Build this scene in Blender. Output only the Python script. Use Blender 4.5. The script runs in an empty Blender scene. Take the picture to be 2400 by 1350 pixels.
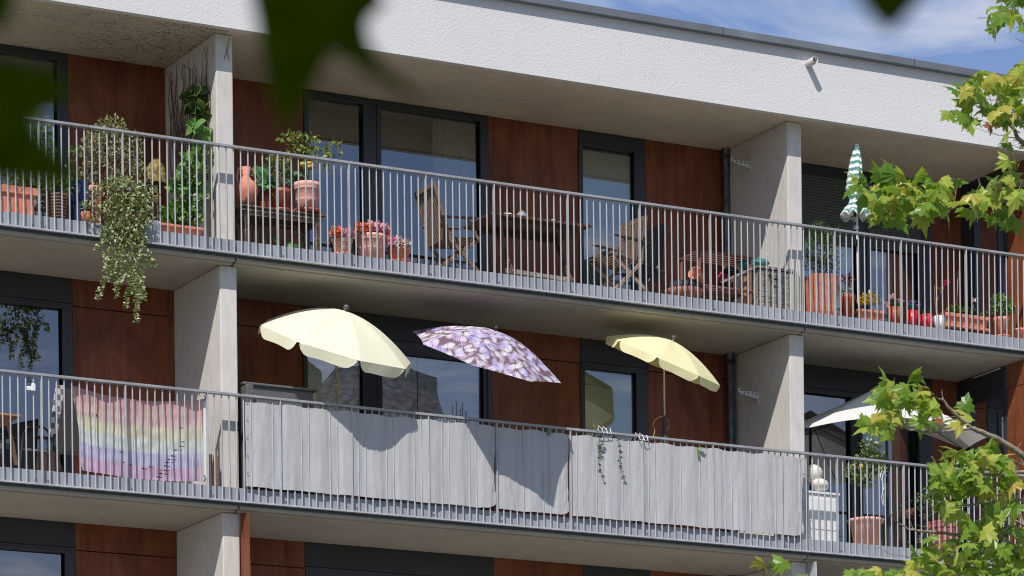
import bpy, math, random
from mathutils import Vector, Matrix, Euler, noise
random.seed(7)
sc = bpy.context.scene
COL = sc.collection
R = math.radians
PI = math.pi
# ------------------------------------------------------------------ camera model (used to turn measured photo positions into world positions)
FPX, YAW, ROLL, PY = 8489.55, R(-28.366), R(-0.651), 2787.27
CAM = Vector((-17.4147, -38.734, -10.9762))
FW = Vector((-math.sin(YAW), math.cos(YAW), 0)); RT = Vector((math.cos(YAW), math.sin(YAW), 0)); UP = Vector((0, 0, 1))
def ray(u, v):
    a = u-1200; b = v-PY
    U = a*math.cos(ROLL)+b*math.sin(ROLL); W = -a*math.sin(ROLL)+b*math.cos(ROLL)
    return FW + RT*(U/FPX) - UP*(W/FPX)
def at(u, v, y):
    d = ray(u, v); return CAM + d*((y-CAM.y)/d.y)
def atx(u, v, x):
    d = ray(u, v); return CAM + d*((x-CAM.x)/d.x)
def atd(u, v, dist):
    return CAM + ray(u, v)*dist
def ppm(p):
    return FPX/((Vector(p)-CAM).dot(FW))
P = 2.9          # storey height
BAY = 7.916      # bay width
FLOOR = .185     # floor above the bottom rail of the railing
SUN = Vector((.93, 1.0, -1.63)).normalized()
# ------------------------------------------------------------------ node helpers / materials
def newmat(name):
    m = bpy.data.materials.new(name); m.use_nodes = True
    nt = m.node_tree; nt.nodes.clear()
    out = nt.nodes.new('ShaderNodeOutputMaterial')
    return m, nt, out
class N:
    def __init__(s, nt): s.nt = nt
    def n(s, t, **k):
        x = s.nt.nodes.new(t)
        for a, b in k.items():
            if a.startswith('i_'):
                x.inputs[a[2:].replace('_', ' ')].default_value = b
            else: setattr(x, a, b)
        return x
    def l(s, a, b): s.nt.links.new(a, b)
    def math(s, op, a, b=None, c=None, clamp=False):
        x = s.nt.nodes.new('ShaderNodeMath'); x.operation = op; x.use_clamp = clamp
        for i, q in enumerate((a, b, c)):
            if q is None: continue
            if isinstance(q, (int, float)): x.inputs[i].default_value = q
            else: s.l(q, x.inputs[i])
        return x.outputs[0]
    def mix(s, f, a, b):
        x = s.nt.nodes.new('ShaderNodeMix'); x.data_type = 'RGBA'
        for i, q in ((0, f), (6, a), (7, b)):
            if isinstance(q, (int, float)): x.inputs[i].default_value = q
            elif isinstance(q, (tuple, list)): x.inputs[i].default_value = (*q[:3], 1)
            else: s.l(q, x.inputs[i])
        return x.outputs[2]
    def noise(s, vec, scale, detail=4, rough=.55, dist=0):
        x = s.nt.nodes.new('ShaderNodeTexNoise'); x.inputs['Scale'].default_value = scale
        x.inputs['Detail'].default_value = detail; x.inputs['Roughness'].default_value = rough; x.inputs['Distortion'].default_value = dist
        s.l(vec, x.inputs['Vector']); return x.outputs[0]
    def mapping(s, vec, scale=(1, 1, 1), loc=(0, 0, 0)):
        x = s.nt.nodes.new('ShaderNodeMapping'); x.inputs['Scale'].default_value = scale; x.inputs['Location'].default_value = loc
        s.l(vec, x.inputs['Vector']); return x.outputs[0]
    def ramp(s, f, stops):
        x = s.nt.nodes.new('ShaderNodeValToRGB'); e = x.color_ramp.elements
        while len(e) < len(stops): e.new(.5)
        for q, (p, c) in zip(e, stops):
            q.position = p; q.color = (*c, 1) if len(c) == 3 else c
        s.l(f, x.inputs[0]); return x.outputs[0]
def pos(n): return n.n('ShaderNodeNewGeometry').outputs['Position']
def M(name, col, rough=.7, var=.12, scale=3., stretch=(1, 1, 1), bump=0., bscale=60., metal=0., trans=0., dirt=0., dirtcol=(.05, .045, .04), col2=None, spec=.5):
    m, nt, out = newmat(name); n = N(nt)
    p = n.mapping(pos(n), stretch)
    f = n.noise(p, scale)
    f = n.math('MULTIPLY_ADD', f, 2.2, -.6, clamp=True)
    c2 = col2 if col2 else tuple(c*(1-2*var) for c in col)
    c1 = tuple(min(1, c*(1+var)) for c in col) if not col2 else col
    c = n.mix(f, c2, c1)
    if dirt:
        d = n.noise(n.mapping(pos(n), (1.2, 1.2, .35)), 5, 6, .65)
        d = n.math('MULTIPLY_ADD', d, 4, -2.1, clamp=True)
        c = n.mix(n.math('MULTIPLY', d, dirt), c, dirtcol)
    b = n.n('ShaderNodeBsdfPrincipled'); n.l(c, b.inputs['Base Color'])
    b.inputs['Roughness'].default_value = rough; b.inputs['Metallic'].default_value = metal
    b.inputs['Specular IOR Level'].default_value = spec
    if bump:
        bp = n.n('ShaderNodeBump'); bp.inputs['Strength'].default_value = bump; bp.inputs['Distance'].default_value = .01
        n.l(n.noise(p, bscale, 3), bp.inputs['Height']); n.l(bp.outputs[0], b.inputs['Normal'])
    if trans:
        t = n.n('ShaderNodeBsdfTranslucent'); n.l(c, t.inputs[0])
        ms = n.n('ShaderNodeMixShader'); ms.inputs[0].default_value = trans
        n.l(b.outputs[0], ms.inputs[1]); n.l(t.outputs[0], ms.inputs[2]); n.l(ms.outputs[0], out.inputs[0])
    else: n.l(b.outputs[0], out.inputs[0])
    return m
def leafmat(name, stops, trans=.4, rough=.45, spec=.5):
    m, nt, out = newmat(name); n = N(nt)
    g = n.n('ShaderNodeNewGeometry')
    c = n.ramp(g.outputs['Random Per Island'], stops)
    f = n.noise(g.outputs['Position'], 30, 2)
    c = n.mix(n.math('MULTIPLY', f, .35 if 'lea' in name else .15), c, n.ramp(g.outputs['Random Per Island'], [(p, tuple(k*.55 for k in cc)) for p, cc in stops]))
    b = n.n('ShaderNodeBsdfPrincipled'); n.l(c, b.inputs['Base Color']); b.inputs['Roughness'].default_value = rough; b.inputs['Specular IOR Level'].default_value = spec
    t = n.n('ShaderNodeBsdfTranslucent'); n.l(n.mix(.4 if (trans > .22 and 'lea' in name) else 0., c, (.42, .50, .03)), t.inputs[0])
    ms = n.n('ShaderNodeMixShader'); ms.inputs[0].default_value = trans
    n.l(b.outputs[0], ms.inputs[1]); n.l(t.outputs[0], ms.inputs[2]); n.l(ms.outputs[0], out.inputs[0])
    return m
def concrete(name, col, speck=0., grooves=False):
    m, nt, out = newmat(name); n = N(nt); p = pos(n)
    a = n.noise(p, 1.3, 6, .6); b_ = n.noise(n.mapping(p, (3, 3, .8)), 6, 5, .6); c_ = n.noise(p, 55, 3)
    f = n.math('ADD', n.math('MULTIPLY', a, .5), n.math('MULTIPLY', b_, .5))
    c = n.mix(n.math('MULTIPLY_ADD', f, 3, -1., clamp=True), tuple(k*.80 for k in col), tuple(k*1.08 for k in col))
    c = n.mix(n.math('MULTIPLY_ADD', b_, 5, -3.1, clamp=True), c, tuple(k*q for k, q in zip(col, (.86, .80, .70))))
    v = n.n('ShaderNodeTexVoronoi'); v.inputs['Scale'].default_value = 22; n.l(p, v.inputs['Vector'])
    pit = n.math('LESS_THAN', v.outputs['Distance'], .06)
    c = n.mix(n.math('MULTIPLY', pit, .6), c, tuple(k*.45 for k in col))
    if speck:
        # dead aerial rootlets left on the ceiling: small dark flecks, dense in a patch
        q = n.mapping(p, (17, 30, 1)); s1 = n.noise(q, 1, 4, .7, 1.5)
        sep = n.n('ShaderNodeSeparateXYZ'); n.l(p, sep.inputs[0])
        mask = n.noise(p, 1.7, 3)
        near = n.math('MULTIPLY_ADD', sep.outputs[0], .16, .42, clamp=True)
        thr = n.math('SUBTRACT', .665, n.math('ADD', n.math('MULTIPLY', mask, .12), n.math('MULTIPLY', near, .16)))
        fl = n.math('MULTIPLY', n.math('SUBTRACT', s1, thr), 60, clamp=True)
        c = n.mix(n.math('MULTIPLY', fl, speck), c, (.04, .026, .018))
    b = n.n('ShaderNodeBsdfPrincipled'); n.l(c, b.inputs['Base Color']); b.inputs['Roughness'].default_value = .85
    bp = n.n('ShaderNodeBump'); bp.inputs['Strength'].default_value = .25; bp.inputs['Distance'].default_value = .004
    n.l(c_, bp.inputs['Height']); n.l(bp.outputs[0], b.inputs['Normal'])
    n.l(b.outputs[0], out.inputs[0]); return m
def stucco():
    m, nt, out = newmat('rough white render'); n = N(nt); p = pos(n)
    a = n.noise(p, 62, 3, .6, .6); a2 = n.noise(p, 34, 2, .5); big = n.noise(n.mapping(p, (.5, .5, 1.2)), 1.1, 5)
    c = n.mix(n.math('MULTIPLY_ADD', big, 2, -.5, clamp=True), (.66, .645, .635), (.73, .715, .70))
    stv = n.noise(n.mapping(p, (9, 1, .55)), 1.6, 6, .7); c = n.mix(n.math('MULTIPLY_ADD', stv, 3.0, -1.75, clamp=True), c, (.60, .585, .565))
    v = n.n('ShaderNodeTexVoronoi'); v.inputs['Scale'].default_value = 44; n.l(n.mapping(p, (1, 1, .8)), v.inputs['Vector'])
    h = n.math('ADD', n.math('MULTIPLY', a, 1.0), n.math('ADD', n.math('MULTIPLY', v.outputs['Distance'], .35), n.math('MULTIPLY', a2, .5)))
    b = n.n('ShaderNodeBsdfPrincipled'); n.l(c, b.inputs['Base Color']); b.inputs['Roughness'].default_value = .9
    bp = n.n('ShaderNodeBump'); bp.inputs['Strength'].default_value = .75; bp.inputs['Distance'].default_value = .0062
    n.l(h, bp.inputs['Height']); n.l(bp.outputs[0], b.inputs['Normal']); n.l(b.outputs[0], out.inputs[0]); return m
def woodpanel():
    m, nt, out = newmat('red brown wood laminate'); n = N(nt); p = pos(n)
    g = n.noise(n.mapping(p, (9, 9, .8)), 1, 6, .65, .8); g2 = n.noise(n.mapping(p, (60, 60, 1.5)), 1, 3, .6); big = n.noise(n.mapping(p, (1.9, 1.9, .9)), 1.3, 4, .55, .8)
    f = n.math('ADD', n.math('MULTIPLY', g, .48), n.math('ADD', n.math('MULTIPLY', g2, .17), n.math('MULTIPLY', big, .53)))
    c = n.ramp(f, [(.40, (.105, .029, .013)), (.58, (.20, .062, .027)), (.78, (.29, .105, .048))])
    b = n.n('ShaderNodeBsdfPrincipled'); n.l(c, b.inputs['Base Color']); b.inputs['Roughness'].default_value = .45; b.inputs['Specular IOR Level'].default_value = .25
    n.l(b.outputs[0], out.inputs[0]); return m
def glassmat():
    m, nt, out = newmat('window glass'); n = N(nt)
    t = n.n('ShaderNodeBsdfTransparent'); t.inputs[0].default_value = (.90, .95, .92, 1)
    g = n.n('ShaderNodeBsdfGlossy'); g.inputs['Roughness'].default_value = .0; g.inputs['Color'].default_value = (.95, .97, 1, 1)
    fr = n.n('ShaderNodeFresnel'); fr.inputs[0].default_value = 1.5
    w = n.noise(n.mapping(pos(n), (.9, .9, .7)), 1.0, 1)
    bp = n.n('ShaderNodeBump'); bp.inputs['Strength'].default_value = .35; bp.inputs['Distance'].default_value = .004
    n.l(w, bp.inputs['Height']); n.l(bp.outputs[0], g.inputs['Normal'])
    f = n.math('MULTIPLY_ADD', fr.outputs[0], 2.3, .16, clamp=True)
    ms = n.n('ShaderNodeMixShader'); n.l(f, ms.inputs[0]); n.l(t.outputs[0], ms.inputs[1]); n.l(g.outputs[0], ms.inputs[2]); n.l(ms.outputs[0], out.inputs[0])
    return m
MT = dict(
 stucco=stucco(), wood=woodpanel(), glass=glassmat(),
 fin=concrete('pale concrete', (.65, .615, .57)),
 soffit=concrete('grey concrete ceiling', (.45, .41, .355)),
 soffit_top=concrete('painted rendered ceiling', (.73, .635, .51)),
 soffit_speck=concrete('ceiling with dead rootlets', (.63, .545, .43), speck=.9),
 frame=M('anthracite frame', (.035, .040, .048), .4, .05),
 lintel=M('anthracite sheet', (.034, .039, .042), .5, .08, 1.5),
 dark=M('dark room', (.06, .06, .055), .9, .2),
 steel=M('grey painted steel', (.46, .47, .49), .38, .10, 5, dirt=.3, dirtcol=(.24, .22, .20)),
 rail=M('dull grey handrail', (.33, .335, .35), .42, .12, 3, dirt=.35, dirtcol=(.15, .14, .13)),
 steel_low=M('grey toe plate sheet', (.345, .36, .40), .45, .09, 2.5, dirt=.4, dirtcol=(.22, .22, .22)),
 dkmetal=M('dark metal edge', (.05, .055, .065), .5, .1),
 zinc=M('zinc coping', (.19, .21, .23), .45, .18, 1.2, metal=.2),
 pipe=M('galvanised pipe', (.13, .15, .165), .38, .35, 14, (1, 1, .5), metal=.6),
 curtain=M('pale curtain', (.55, .56, .46), .9, .12, 6, (6, 6, .2), trans=.2),
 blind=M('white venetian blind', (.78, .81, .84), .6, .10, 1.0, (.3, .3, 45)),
 shutter=M('dark grey green roller shutter', (.085, .098, .085), .6, .05),
 spout=M('weathered pale pipe', (.62, .58, .56), .5, .12, 20),
 white=M('white plastic', (.78, .78, .78), .4, .04),
 bracket=M('white painted bracket', (.62, .62, .6), .5, .05),
 terra=M('terracotta', (.68, .25, .155), .75, .16, 14, bump=.15, dirt=.45, dirtcol=(.62, .42, .33)),
 terra_pink=M('pink terracotta', (.80, .41, .33), .8, .10, 16, bump=.15, dirt=.4, dirtcol=(.74, .62, .55)),
 terra_dark=M('red brown plastic pot', (.36, .085, .04), .45, .08, 9),
 redpot=M('red pot', (.62, .03, .05), .35, .05),
 whitepot=M('white pot', (.75, .75, .77), .5, .05),
 soil=M('potting soil', (.045, .03, .02), 1, .3, 60, bump=.6),
 oldwood=M('grey weathered wood', (.30, .22, .16), .8, .35, 9, (1, 6, 6), col2=(.07, .045, .03)),
 teak=M('teak slats', (.34, .19, .10), .65, .25, 8, (2, 12, 12), col2=(.14, .07, .035)),
 paleteak=M('pale teak slats', (.46, .33, .23), .75, .3, 9, (2, 12, 12), col2=(.16, .10, .065)),  # lighter teak tone for the legs of the right chair
 oldteak=M('weathered teak slats', (.27, .17, .11), .75, .3, 9, (2, 12, 12), col2=(.09, .055, .035)),
 teak_dark=M('dark oiled teak', (.15, .07, .035), .6, .3, 8, (2, 10, 10)),
 redwood=M('reddish painted wood', (.24, .10, .075), .6, .2, 9),
 crate=M('grey bleached planks', (.42, .39, .33), .85, .4, 12, (1, 1, 7), col2=(.12, .10, .08)),
 orangewood=M('orange pine', (.42, .23, .10), .7, .3, 10, (1, 5, 5)),
 black=M('black mesh fabric', (.02, .022, .026), .7, .1),
 blackmetal=M('black tube', (.03, .03, .035), .35, .1),
 teal=M('teal tarpaulin', (.06, .26, .24), .45, .25, 12),
 blue=M('blue cloth', (.02, .04, .13), .8, .2),
 green=M('green plastic', (.03, .13, .02), .4, .15),
 wicker=M('brown wicker', (.16, .09, .05), .8, .4, 60, (1, 1, 3)),
 red=M('red cloth', (.45, .02, .05), .8, .1), yellow=M('faded yellow cloth', (.30, .22, .06), .85, .5, 20),
 bark=M('grey plane bark', (.42, .36, .28), .85, .35, 25, (1, 1, 1), bump=.4, col2=(.13, .10, .075)),
 twig=M('thin brown twig', (.16, .10, .06), .85, .2), stem=M('green stem', (.14, .20, .06), .7, .2),
 tan=M('grey taupe textile', (.20, .19, .175), .8, .1, 30), cream=M('cream canvas', (.62, .60, .54), .85, .06, trans=.25),
 stone=M('white stone', (.72, .68, .60), .9, .08, 30, bump=.3), gold=M('yellow cord', (.55, .40, .12), .7, .1), polew=M('pale pole', (.55, .55, .50), .4, .1),
 yelpole=M('dull aluminium pole', (.30, .28, .22), .4, .1, metal=.4), knob=M('grey plastic knob', (.10, .10, .11), .4, .1),
 orangep=M('orange wicker', (.55, .18, .06), .8, .35, 70),
)
LM = dict(
 plane=leafmat('plane tree leaves', [(0, (.11, .24, .02)), (.3, (.20, .36, .035)), (.6, (.34, .48, .06)), (.82, (.50, .58, .09)), (.95, (.60, .56, .09)), (1, (.55, .42, .07))], .5, .36),
 brownleaf=leafmat('dead leaves', [(0, (.42, .13, .04)), (.6, (.35, .12, .05)), (1, (.22, .07, .03))], .3),
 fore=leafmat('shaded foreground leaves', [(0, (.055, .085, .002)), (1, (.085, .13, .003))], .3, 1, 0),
 mid=leafmat('garden leaves', [(0, (.07, .16, .03)), (.5, (.12, .24, .04)), (1, (.20, .30, .07))], .35),
 dark=leafmat('dark glossy leaves', [(0, (.03, .075, .02)), (.6, (.06, .13, .03)), (1, (.14, .22, .05))], .25, .35),
 heart=leafmat('climbing bean leaves', [(0, (.10, .26, .06)), (.6, (.17, .36, .09)), (1, (.30, .45, .15))], .35),
 ivy=leafmat('variegated trailing leaves', [(0, (.13, .20, .06)), (.4, (.28, .34, .13)), (.75, (.50, .51, .27)), (1, (.74, .70, .48))], .25, .6),
 dry=leafmat('half dried leaves', [(0, (.22, .26, .12)), (.55, (.44, .45, .26)), (.85, (.38, .24, .12)), (1, (.16, .24, .09))], .3, .8),
 tomato=leafmat('tomato leaves', [(0, (.14, .20, .04)), (.6, (.24, .30, .07)), (1, (.42, .42, .10))], .35),
 zucc=leafmat('broad courgette leaves', [(0, (.08, .24, .10)), (1, (.17, .34, .16))], .3),
 citrus=leafmat('citrus leaves', [(0, (.07, .15, .04)), (.6, (.16, .25, .08)), (1, (.45, .48, .25))], .3, .35),
 orange=leafmat('orange petals', [(0, (.85, .20, .06)), (.5, (.92, .40, .20)), (1, (.85, .14, .10))], .3),
 pink=leafmat('pink petals', [(0, (.92, .36, .46)), (.6, (.95, .55, .62)), (1, (.96, .75, .76))], .3),
 whitef=leafmat('white petals', [(0, (.80, .76, .68)), (1, (.85, .6, .55))], .3),
 yellowf=leafmat('yellow petals', [(0, (.85, .62, .02)), (.7, (.8, .5, .02)), (1, (.3, .05, .02))], .3),
 bluef=leafmat('violet blue petals', [(0, (.16, .14, .55)), (1, (.35, .3, .7))], .3),
 magenta=leafmat('magenta petals', [(0, (.85, .02, .18)), (1, (.8, .05, .3))], .3),
 darkred=leafmat('dark red rosettes', [(0, (.12, .03, .04)), (1, (.22, .05, .06))], .1),
)
# ------------------------------------------------------------------ object helpers
base = {}
def tag(o, label=None, cat=None, group=None, kind=None):
    if label: o['label'] = label
    if cat: o['category'] = cat
    if group: o['group'] = group
    if kind: o['kind'] = kind
    return o
def thing(name, loc, label, cat, group=None):
    o = bpy.data.objects.new(name, None); COL.objects.link(o); o.location = Vector(loc); o.empty_display_size = .1
    base[o] = Vector(loc); return tag(o, label, cat, group)
class MB:
    def __init__(s): s.v = []; s.f = []; s.uv = None
    def add(s, vs, fs):
        n = len(s.v); s.v += [Vector(a) for a in vs]; s.f += [tuple(n+i for i in f) for f in fs]; return s
    def box(s, x0, x1, y0, y1, z0, z1):
        return s.add([(x0, y0, z0), (x1, y0, z0), (x1, y1, z0), (x0, y1, z0), (x0, y0, z1), (x1, y0, z1), (x1, y1, z1), (x0, y1, z1)],
                     [(0, 3, 2, 1), (4, 5, 6, 7), (0, 1, 5, 4), (1, 2, 6, 5), (2, 3, 7, 6), (3, 0, 4, 7)])
    def bar(s, p, q, w, h, up=(0, 0, 1)):
        p = Vector(p); q = Vector(q); d = (q-p).normalized(); up = Vector(up)
        if abs(d.dot(up)) > .98: up = Vector((0, 1, 0))
        a = d.cross(up).normalized()*w/2; b = a.cross(d).normalized()*h/2
        vs = [p-a-b, p+a-b, p+a+b, p-a+b, q-a-b, q+a-b, q+a+b, q-a+b]
        return s.add(vs, [(0, 1, 2, 3), (7, 6, 5, 4), (0, 4, 5, 1), (1, 5, 6, 2), (2, 6, 7, 3), (3, 7, 4, 0)])
    def tube(s, pts, r, n=8, cap=True):
        pts = [Vector(p) for p in pts]; rs = r if isinstance(r, (list, tuple)) else [r]*len(pts)
        k0 = len(s.v); ref = None
        for i, p in enumerate(pts):
            d = (pts[min(i+1, len(pts)-1)]-pts[max(i-1, 0)]).normalized()
            if ref is None: ref = Vector((0, 0, 1)) if abs(d.z) < .9 else Vector((1, 0, 0))
            a = d.cross(ref).normalized(); b = a.cross(d).normalized(); ref = b
            for j in range(n):
                t = 2*PI*j/n; s.v.append(p+(a*math.cos(t)+b*math.sin(t))*rs[i])
        for i in range(len(pts)-1):
            for j in range(n):
                s.f.append((k0+i*n+j, k0+i*n+(j+1) % n, k0+(i+1)*n+(j+1) % n, k0+(i+1)*n+j))
        if cap:
            s.f.append(tuple(k0+j for j in range(n))); s.f.append(tuple(k0+(len(pts)-1)*n+j for j in reversed(range(n))))
        return s
    def lathe(s, prof, c, n=24, sx=1., sy=1., flute=0., sq=0.):
        c = Vector(c); k0 = len(s.v)
        for r, z in prof:
            for j in range(n):
                t = 2*PI*j/n; q = r*(1+flute*(math.cos(t*n/2)))
                x, y = math.cos(t), math.sin(t)
                if sq:
                    m = max(abs(x), abs(y)); k = 1+(1/m-1)*sq; x *= k; y *= k
                s.v.append(c+Vector((q*x*sx, q*y*sy, z)))
        for i in range(len(prof)-1):
            for j in range(n):
                s.f.append((k0+i*n+j, k0+i*n+(j+1) % n, k0+(i+1)*n+(j+1) % n, k0+(i+1)*n+j))
        return s
    def leaf(s, p, L, Wd, d, nrm, shape='oval', curl=.15):
        d = d.normalized(); a = d.cross(nrm)
        if a.length < 1e-3: a = d.cross(Vector((1, .3, .2)))
        a.normalize(); nn = a.cross(d).normalized()
        if shape == 'oval':
            pr = [(0, 0, 0), (.3, .42, .1), (.65, .42, .12), (1, 0, -.1), (.65, -.42, .12), (.3, -.42, .1)]
            vs = [p+d*(x*L)+a*(y*Wd)+nn*((z-abs(x-.5)*.3)*L*curl*2) for x, y, z in pr]+[p+d*(.48*L)]
            return s.add(vs, [(0, 1, 6), (1, 2, 6), (2, 3, 6), (3, 4, 6), (4, 5, 6), (5, 0, 6)])
        if shape == 'thin':
            vs = [p, p+d*L*.5+a*Wd*.5, p+d*L+nn*L*curl, p+d*L*.5-a*Wd*.5]
            return s.add(vs, [(0, 1, 2, 3)])
        if shape == 'heart':
            pr = [(0, 0), (-.14, .25), (.05, .52), (.4, .48), (.75, .22), (1, 0), (.75, -.22), (.4, -.48), (.05, -.52), (-.14, -.25)]
        elif shape == 'plane':
            pr = [(0, 0), (-.10, .22), (-.20, .48), (.05, .46), (.02, .86), (.26, .62), (.36, .70), (.48, .36), (.66, .44), (.74, .22), (1.08, 0),
                  (.74, -.22), (.66, -.44), (.48, -.36), (.36, -.70), (.26, -.62), (.02, -.86), (.05, -.46), (-.20, -.48), (-.10, -.22)]
        elif shape == 'lobed':
            pr = [(0, 0), (-.15, .5), (.15, .42), (.3, .85), (.5, .45), (.8, .55), (.8, .2), (1.1, 0), (.8, -.2), (.8, -.55), (.5, -.45), (.3, -.85), (.15, -.42), (-.15, -.5)]
        k = random.uniform(.5, 1.6)*curl; tw = random.uniform(-.5, .5)
        vs = [p+d*(x*L)+a*(y*Wd)-nn*(k*L*(y*y*1.2+max(0, x-.2)**2*1.3)-tw*x*y*L*.3) for x, y in pr]+[p+d*(.34*L)+nn*(.03*L)]
        m = len(pr); return s.add(vs, [(i, (i+1) % m, m) for i in range(m)])
    def build(s, name, mat, parent=None, smooth=False, bevel=0., solid=0., label=None):
        b = base.get(parent, Vector((0, 0, 0)))
        me = bpy.data.meshes.new(name); me.from_pydata([tuple(v-b) for v in s.v], [], s.f); me.update()
        if s.uv:
            ul = me.uv_layers.new(name='UVMap')
            for lp in me.loops: ul.data[lp.index].uv = s.uv[lp.vertex_index]
        if smooth: me.polygons.foreach_set('use_smooth', [True]*len(me.polygons))
        mats = mat if isinstance(mat, list) else [mat]
        for q in mats: me.materials.append(q)
        o = bpy.data.objects.new(name, me); COL.objects.link(o)
        if parent: o.parent = parent
        base[o] = b
        if bevel:
            md = o.modifiers.new('bevel', 'BEVEL'); md.width = bevel; md.segments = 2; md.limit_method = 'ANGLE'
        if solid:
            md = o.modifiers.new('thickness', 'SOLIDIFY'); md.thickness = solid
        if label: o['label'] = label
        return o
def top(o, label, cat, group=None, kind=None): return tag(o, label, cat, group, kind)
def rdir(up=.0):
    while 1:
        v = Vector((random.uniform(-1, 1), random.uniform(-1, 1), random.uniform(-1, 1)))
        if .1 < v.length < 1: v.normalize(); v.z += up; return v.normalized()
# ------------------------------------------------------------------ camera, world, light
cd = bpy.data.cameras.new('camera'); cam = bpy.data.objects.new('camera', cd); COL.objects.link(cam); sc.camera = cam
cd.sensor_width = 36; cd.lens = FPX/2400*36; cd.clip_end = 3000; cd.clip_start = .05
cam.location = CAM
Mr = Matrix.Rotation(YAW, 4, 'Z') @ Matrix.Rotation(PI/2, 4, 'X') @ Matrix.Rotation(ROLL, 4, 'Z')
cam.matrix_world = Matrix.Translation(CAM) @ Mr
cd.shift_x = 0; cd.shift_y = (PY-675)/2400
cd.dof.use_dof = True; cd.dof.focus_distance = 44.3; cd.dof.aperture_fstop = cd.lens/1000/.026
w = bpy.data.worlds.new('World'); sc.world = w; w.use_nodes = True; nt = w.node_tree; nt.nodes.clear(); n = N(nt)
sky = n.n('ShaderNodeTexSky'); sky.sky_type = 'NISHITA'; sky.sun_disc = False
el = math.asin(-SUN.z); sky.sun_elevation = el; sky.sun_rotation = math.atan2(-SUN.x, -SUN.y)
sky.altitude = 300; sky.air_density = 1.0; sky.dust_density = .6; sky.ozone_density = 1.6
tc = n.n('ShaderNodeTexCoord')
sp = n.n('ShaderNodeSeparateXYZ'); n.l(tc.outputs['Generated'], sp.inputs[0])
zz = n.math('MAXIMUM', sp.outputs[2], .06)
cv = n.n('ShaderNodeCombineXYZ'); n.l(n.math('DIVIDE', sp.outputs[0], zz), cv.inputs[0]); n.l(n.math('DIVIDE', sp.outputs[1], zz), cv.inputs[1])
cl = n.noise(n.mapping(cv.outputs[0], (1.0, 1.0, 1), (3.1, 1.7, 0)), 2.6, 7, .58, .6)
cm = n.math('MULTIPLY_ADD', cl, 5.0, -2.34, clamp=True)
hz = n.math('SUBTRACT', 1, n.math('MULTIPLY', sp.outputs[2], 2.2), clamp=True)
cm = n.math('MAXIMUM', n.math('MULTIPLY', cm, .88), n.math('MULTIPLY', n.math('MULTIPLY', hz, hz), .75))
skyc = n.mix(cm, n.mix(.45, sky.outputs[0], (1.35, 2.9, 7.6)), (7.4, 7.8, 8.8))
bg = n.n('ShaderNodeBackground'); bg.inputs[1].default_value = .10; n.l(skyc, bg.inputs[0])
wo = n.n('ShaderNodeOutputWorld'); n.l(bg.outputs[0], wo.inputs[0])
ld = bpy.data.lights.new('sun', 'SUN'); ld.energy = 4.7; ld.angle = R(.53); ld.color = (1, .955, .90)
sun = bpy.data.objects.new('sun', ld); COL.objects.link(sun); sun.rotation_euler = SUN.to_track_quat('-Z', 'Y').to_euler(); sun.location = (-20, -30, 40)
sc.view_settings.view_transform = 'Standard'; sc.view_settings.look = 'None'; sc.view_settings.gamma = 1; sc.view_settings.exposure = -.08
sc.cycles.max_bounces = 8; sc.cycles.transparent_max_bounces = 12; sc.cycles.use_denoising = True; sc.cycles.filter_width = 1.05
# ------------------------------------------------------------------ ground
gm = M('lawn and paving far below', (.10, .11, .06), .95, .4, .2)
top(MB().add([(-600, -600, -12.6), (600, -600, -12.6), (600, 600, -12.6), (-600, 600, -12.6)], [(0, 1, 2, 3)]).build('ground', gm), 'grassy ground far below the balconies', 'ground', kind='structure')
top(MB().add([(-60, -12, -12.59), (60, -12, -12.59), (60, 0.3, -12.59), (-60, 0.3, -12.59)], [(0, 1, 2, 3)]).build('pavement', M('pale paving', (.24, .23, .20), .9, .12, 2)), 'pale pavement at the foot of the apartment block', 'pavement', kind='structure')
# ------------------------------------------------------------------ building
bld = thing('apartment_building', (4, 1.5, -12.6), 'apartment block with white rendered roof edge, concrete balcony slabs and red brown wood cladding', 'building')
XL, XR = -6.2, 19.0
# roof
rf = MB().box(XL, XR, -.069, .02, 2.604, 3.47).box(XL, XR, .021, 12, 2.702, 3.47).build('roof_edge', MT['stucco'], bld)
MB().box(XL-.05, XR, -.152, .35, 3.455, 3.548).build('roof_coping', MT['zinc'], rf, bevel=.006)
cj = MB()
for i in range(9): cj.box(-5+i*2.9, -5+i*2.9+.012, -.1525, -.10, 3.458, 3.55)
cj.build('coping_joint', MT['dkmetal'], rf)
# top storey ceiling, one sheet per bay
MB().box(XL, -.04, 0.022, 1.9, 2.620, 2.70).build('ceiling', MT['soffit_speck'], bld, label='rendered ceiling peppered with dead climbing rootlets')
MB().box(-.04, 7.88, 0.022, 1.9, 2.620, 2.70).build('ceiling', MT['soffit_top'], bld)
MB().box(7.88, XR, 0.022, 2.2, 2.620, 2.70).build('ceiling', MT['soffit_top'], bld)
# drain spout
b0 = at(1893, 150, -.069); tip = at(1908, 141, -.24)
s = MB(); ax = (tip-b0)
s.lathe([(.046, 0), (.046, .19), (.040, .19), (.040, 0)], (0, 0, 0), 20)
q = Vector((0, -1, .02)).to_track_quat('Z', 'Y').to_matrix(); s.v = [q@v+b0+Vector((0, .012, 0)) for v in s.v]
sp_ = s.build('drain_spout', MT['spout'], bld, smooth=True)
# slabs
def slab(k, x0, x1):
    z = k*P
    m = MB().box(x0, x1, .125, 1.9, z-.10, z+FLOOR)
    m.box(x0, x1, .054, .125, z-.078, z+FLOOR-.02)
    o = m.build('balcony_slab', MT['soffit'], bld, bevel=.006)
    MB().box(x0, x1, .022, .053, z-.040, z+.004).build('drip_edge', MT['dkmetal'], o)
    return o
for k in (0, -1, -2):
    slab(k, XL, -.015); slab(k, .015, BAY-.015); slab(k, BAY+.015, XR)
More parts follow.
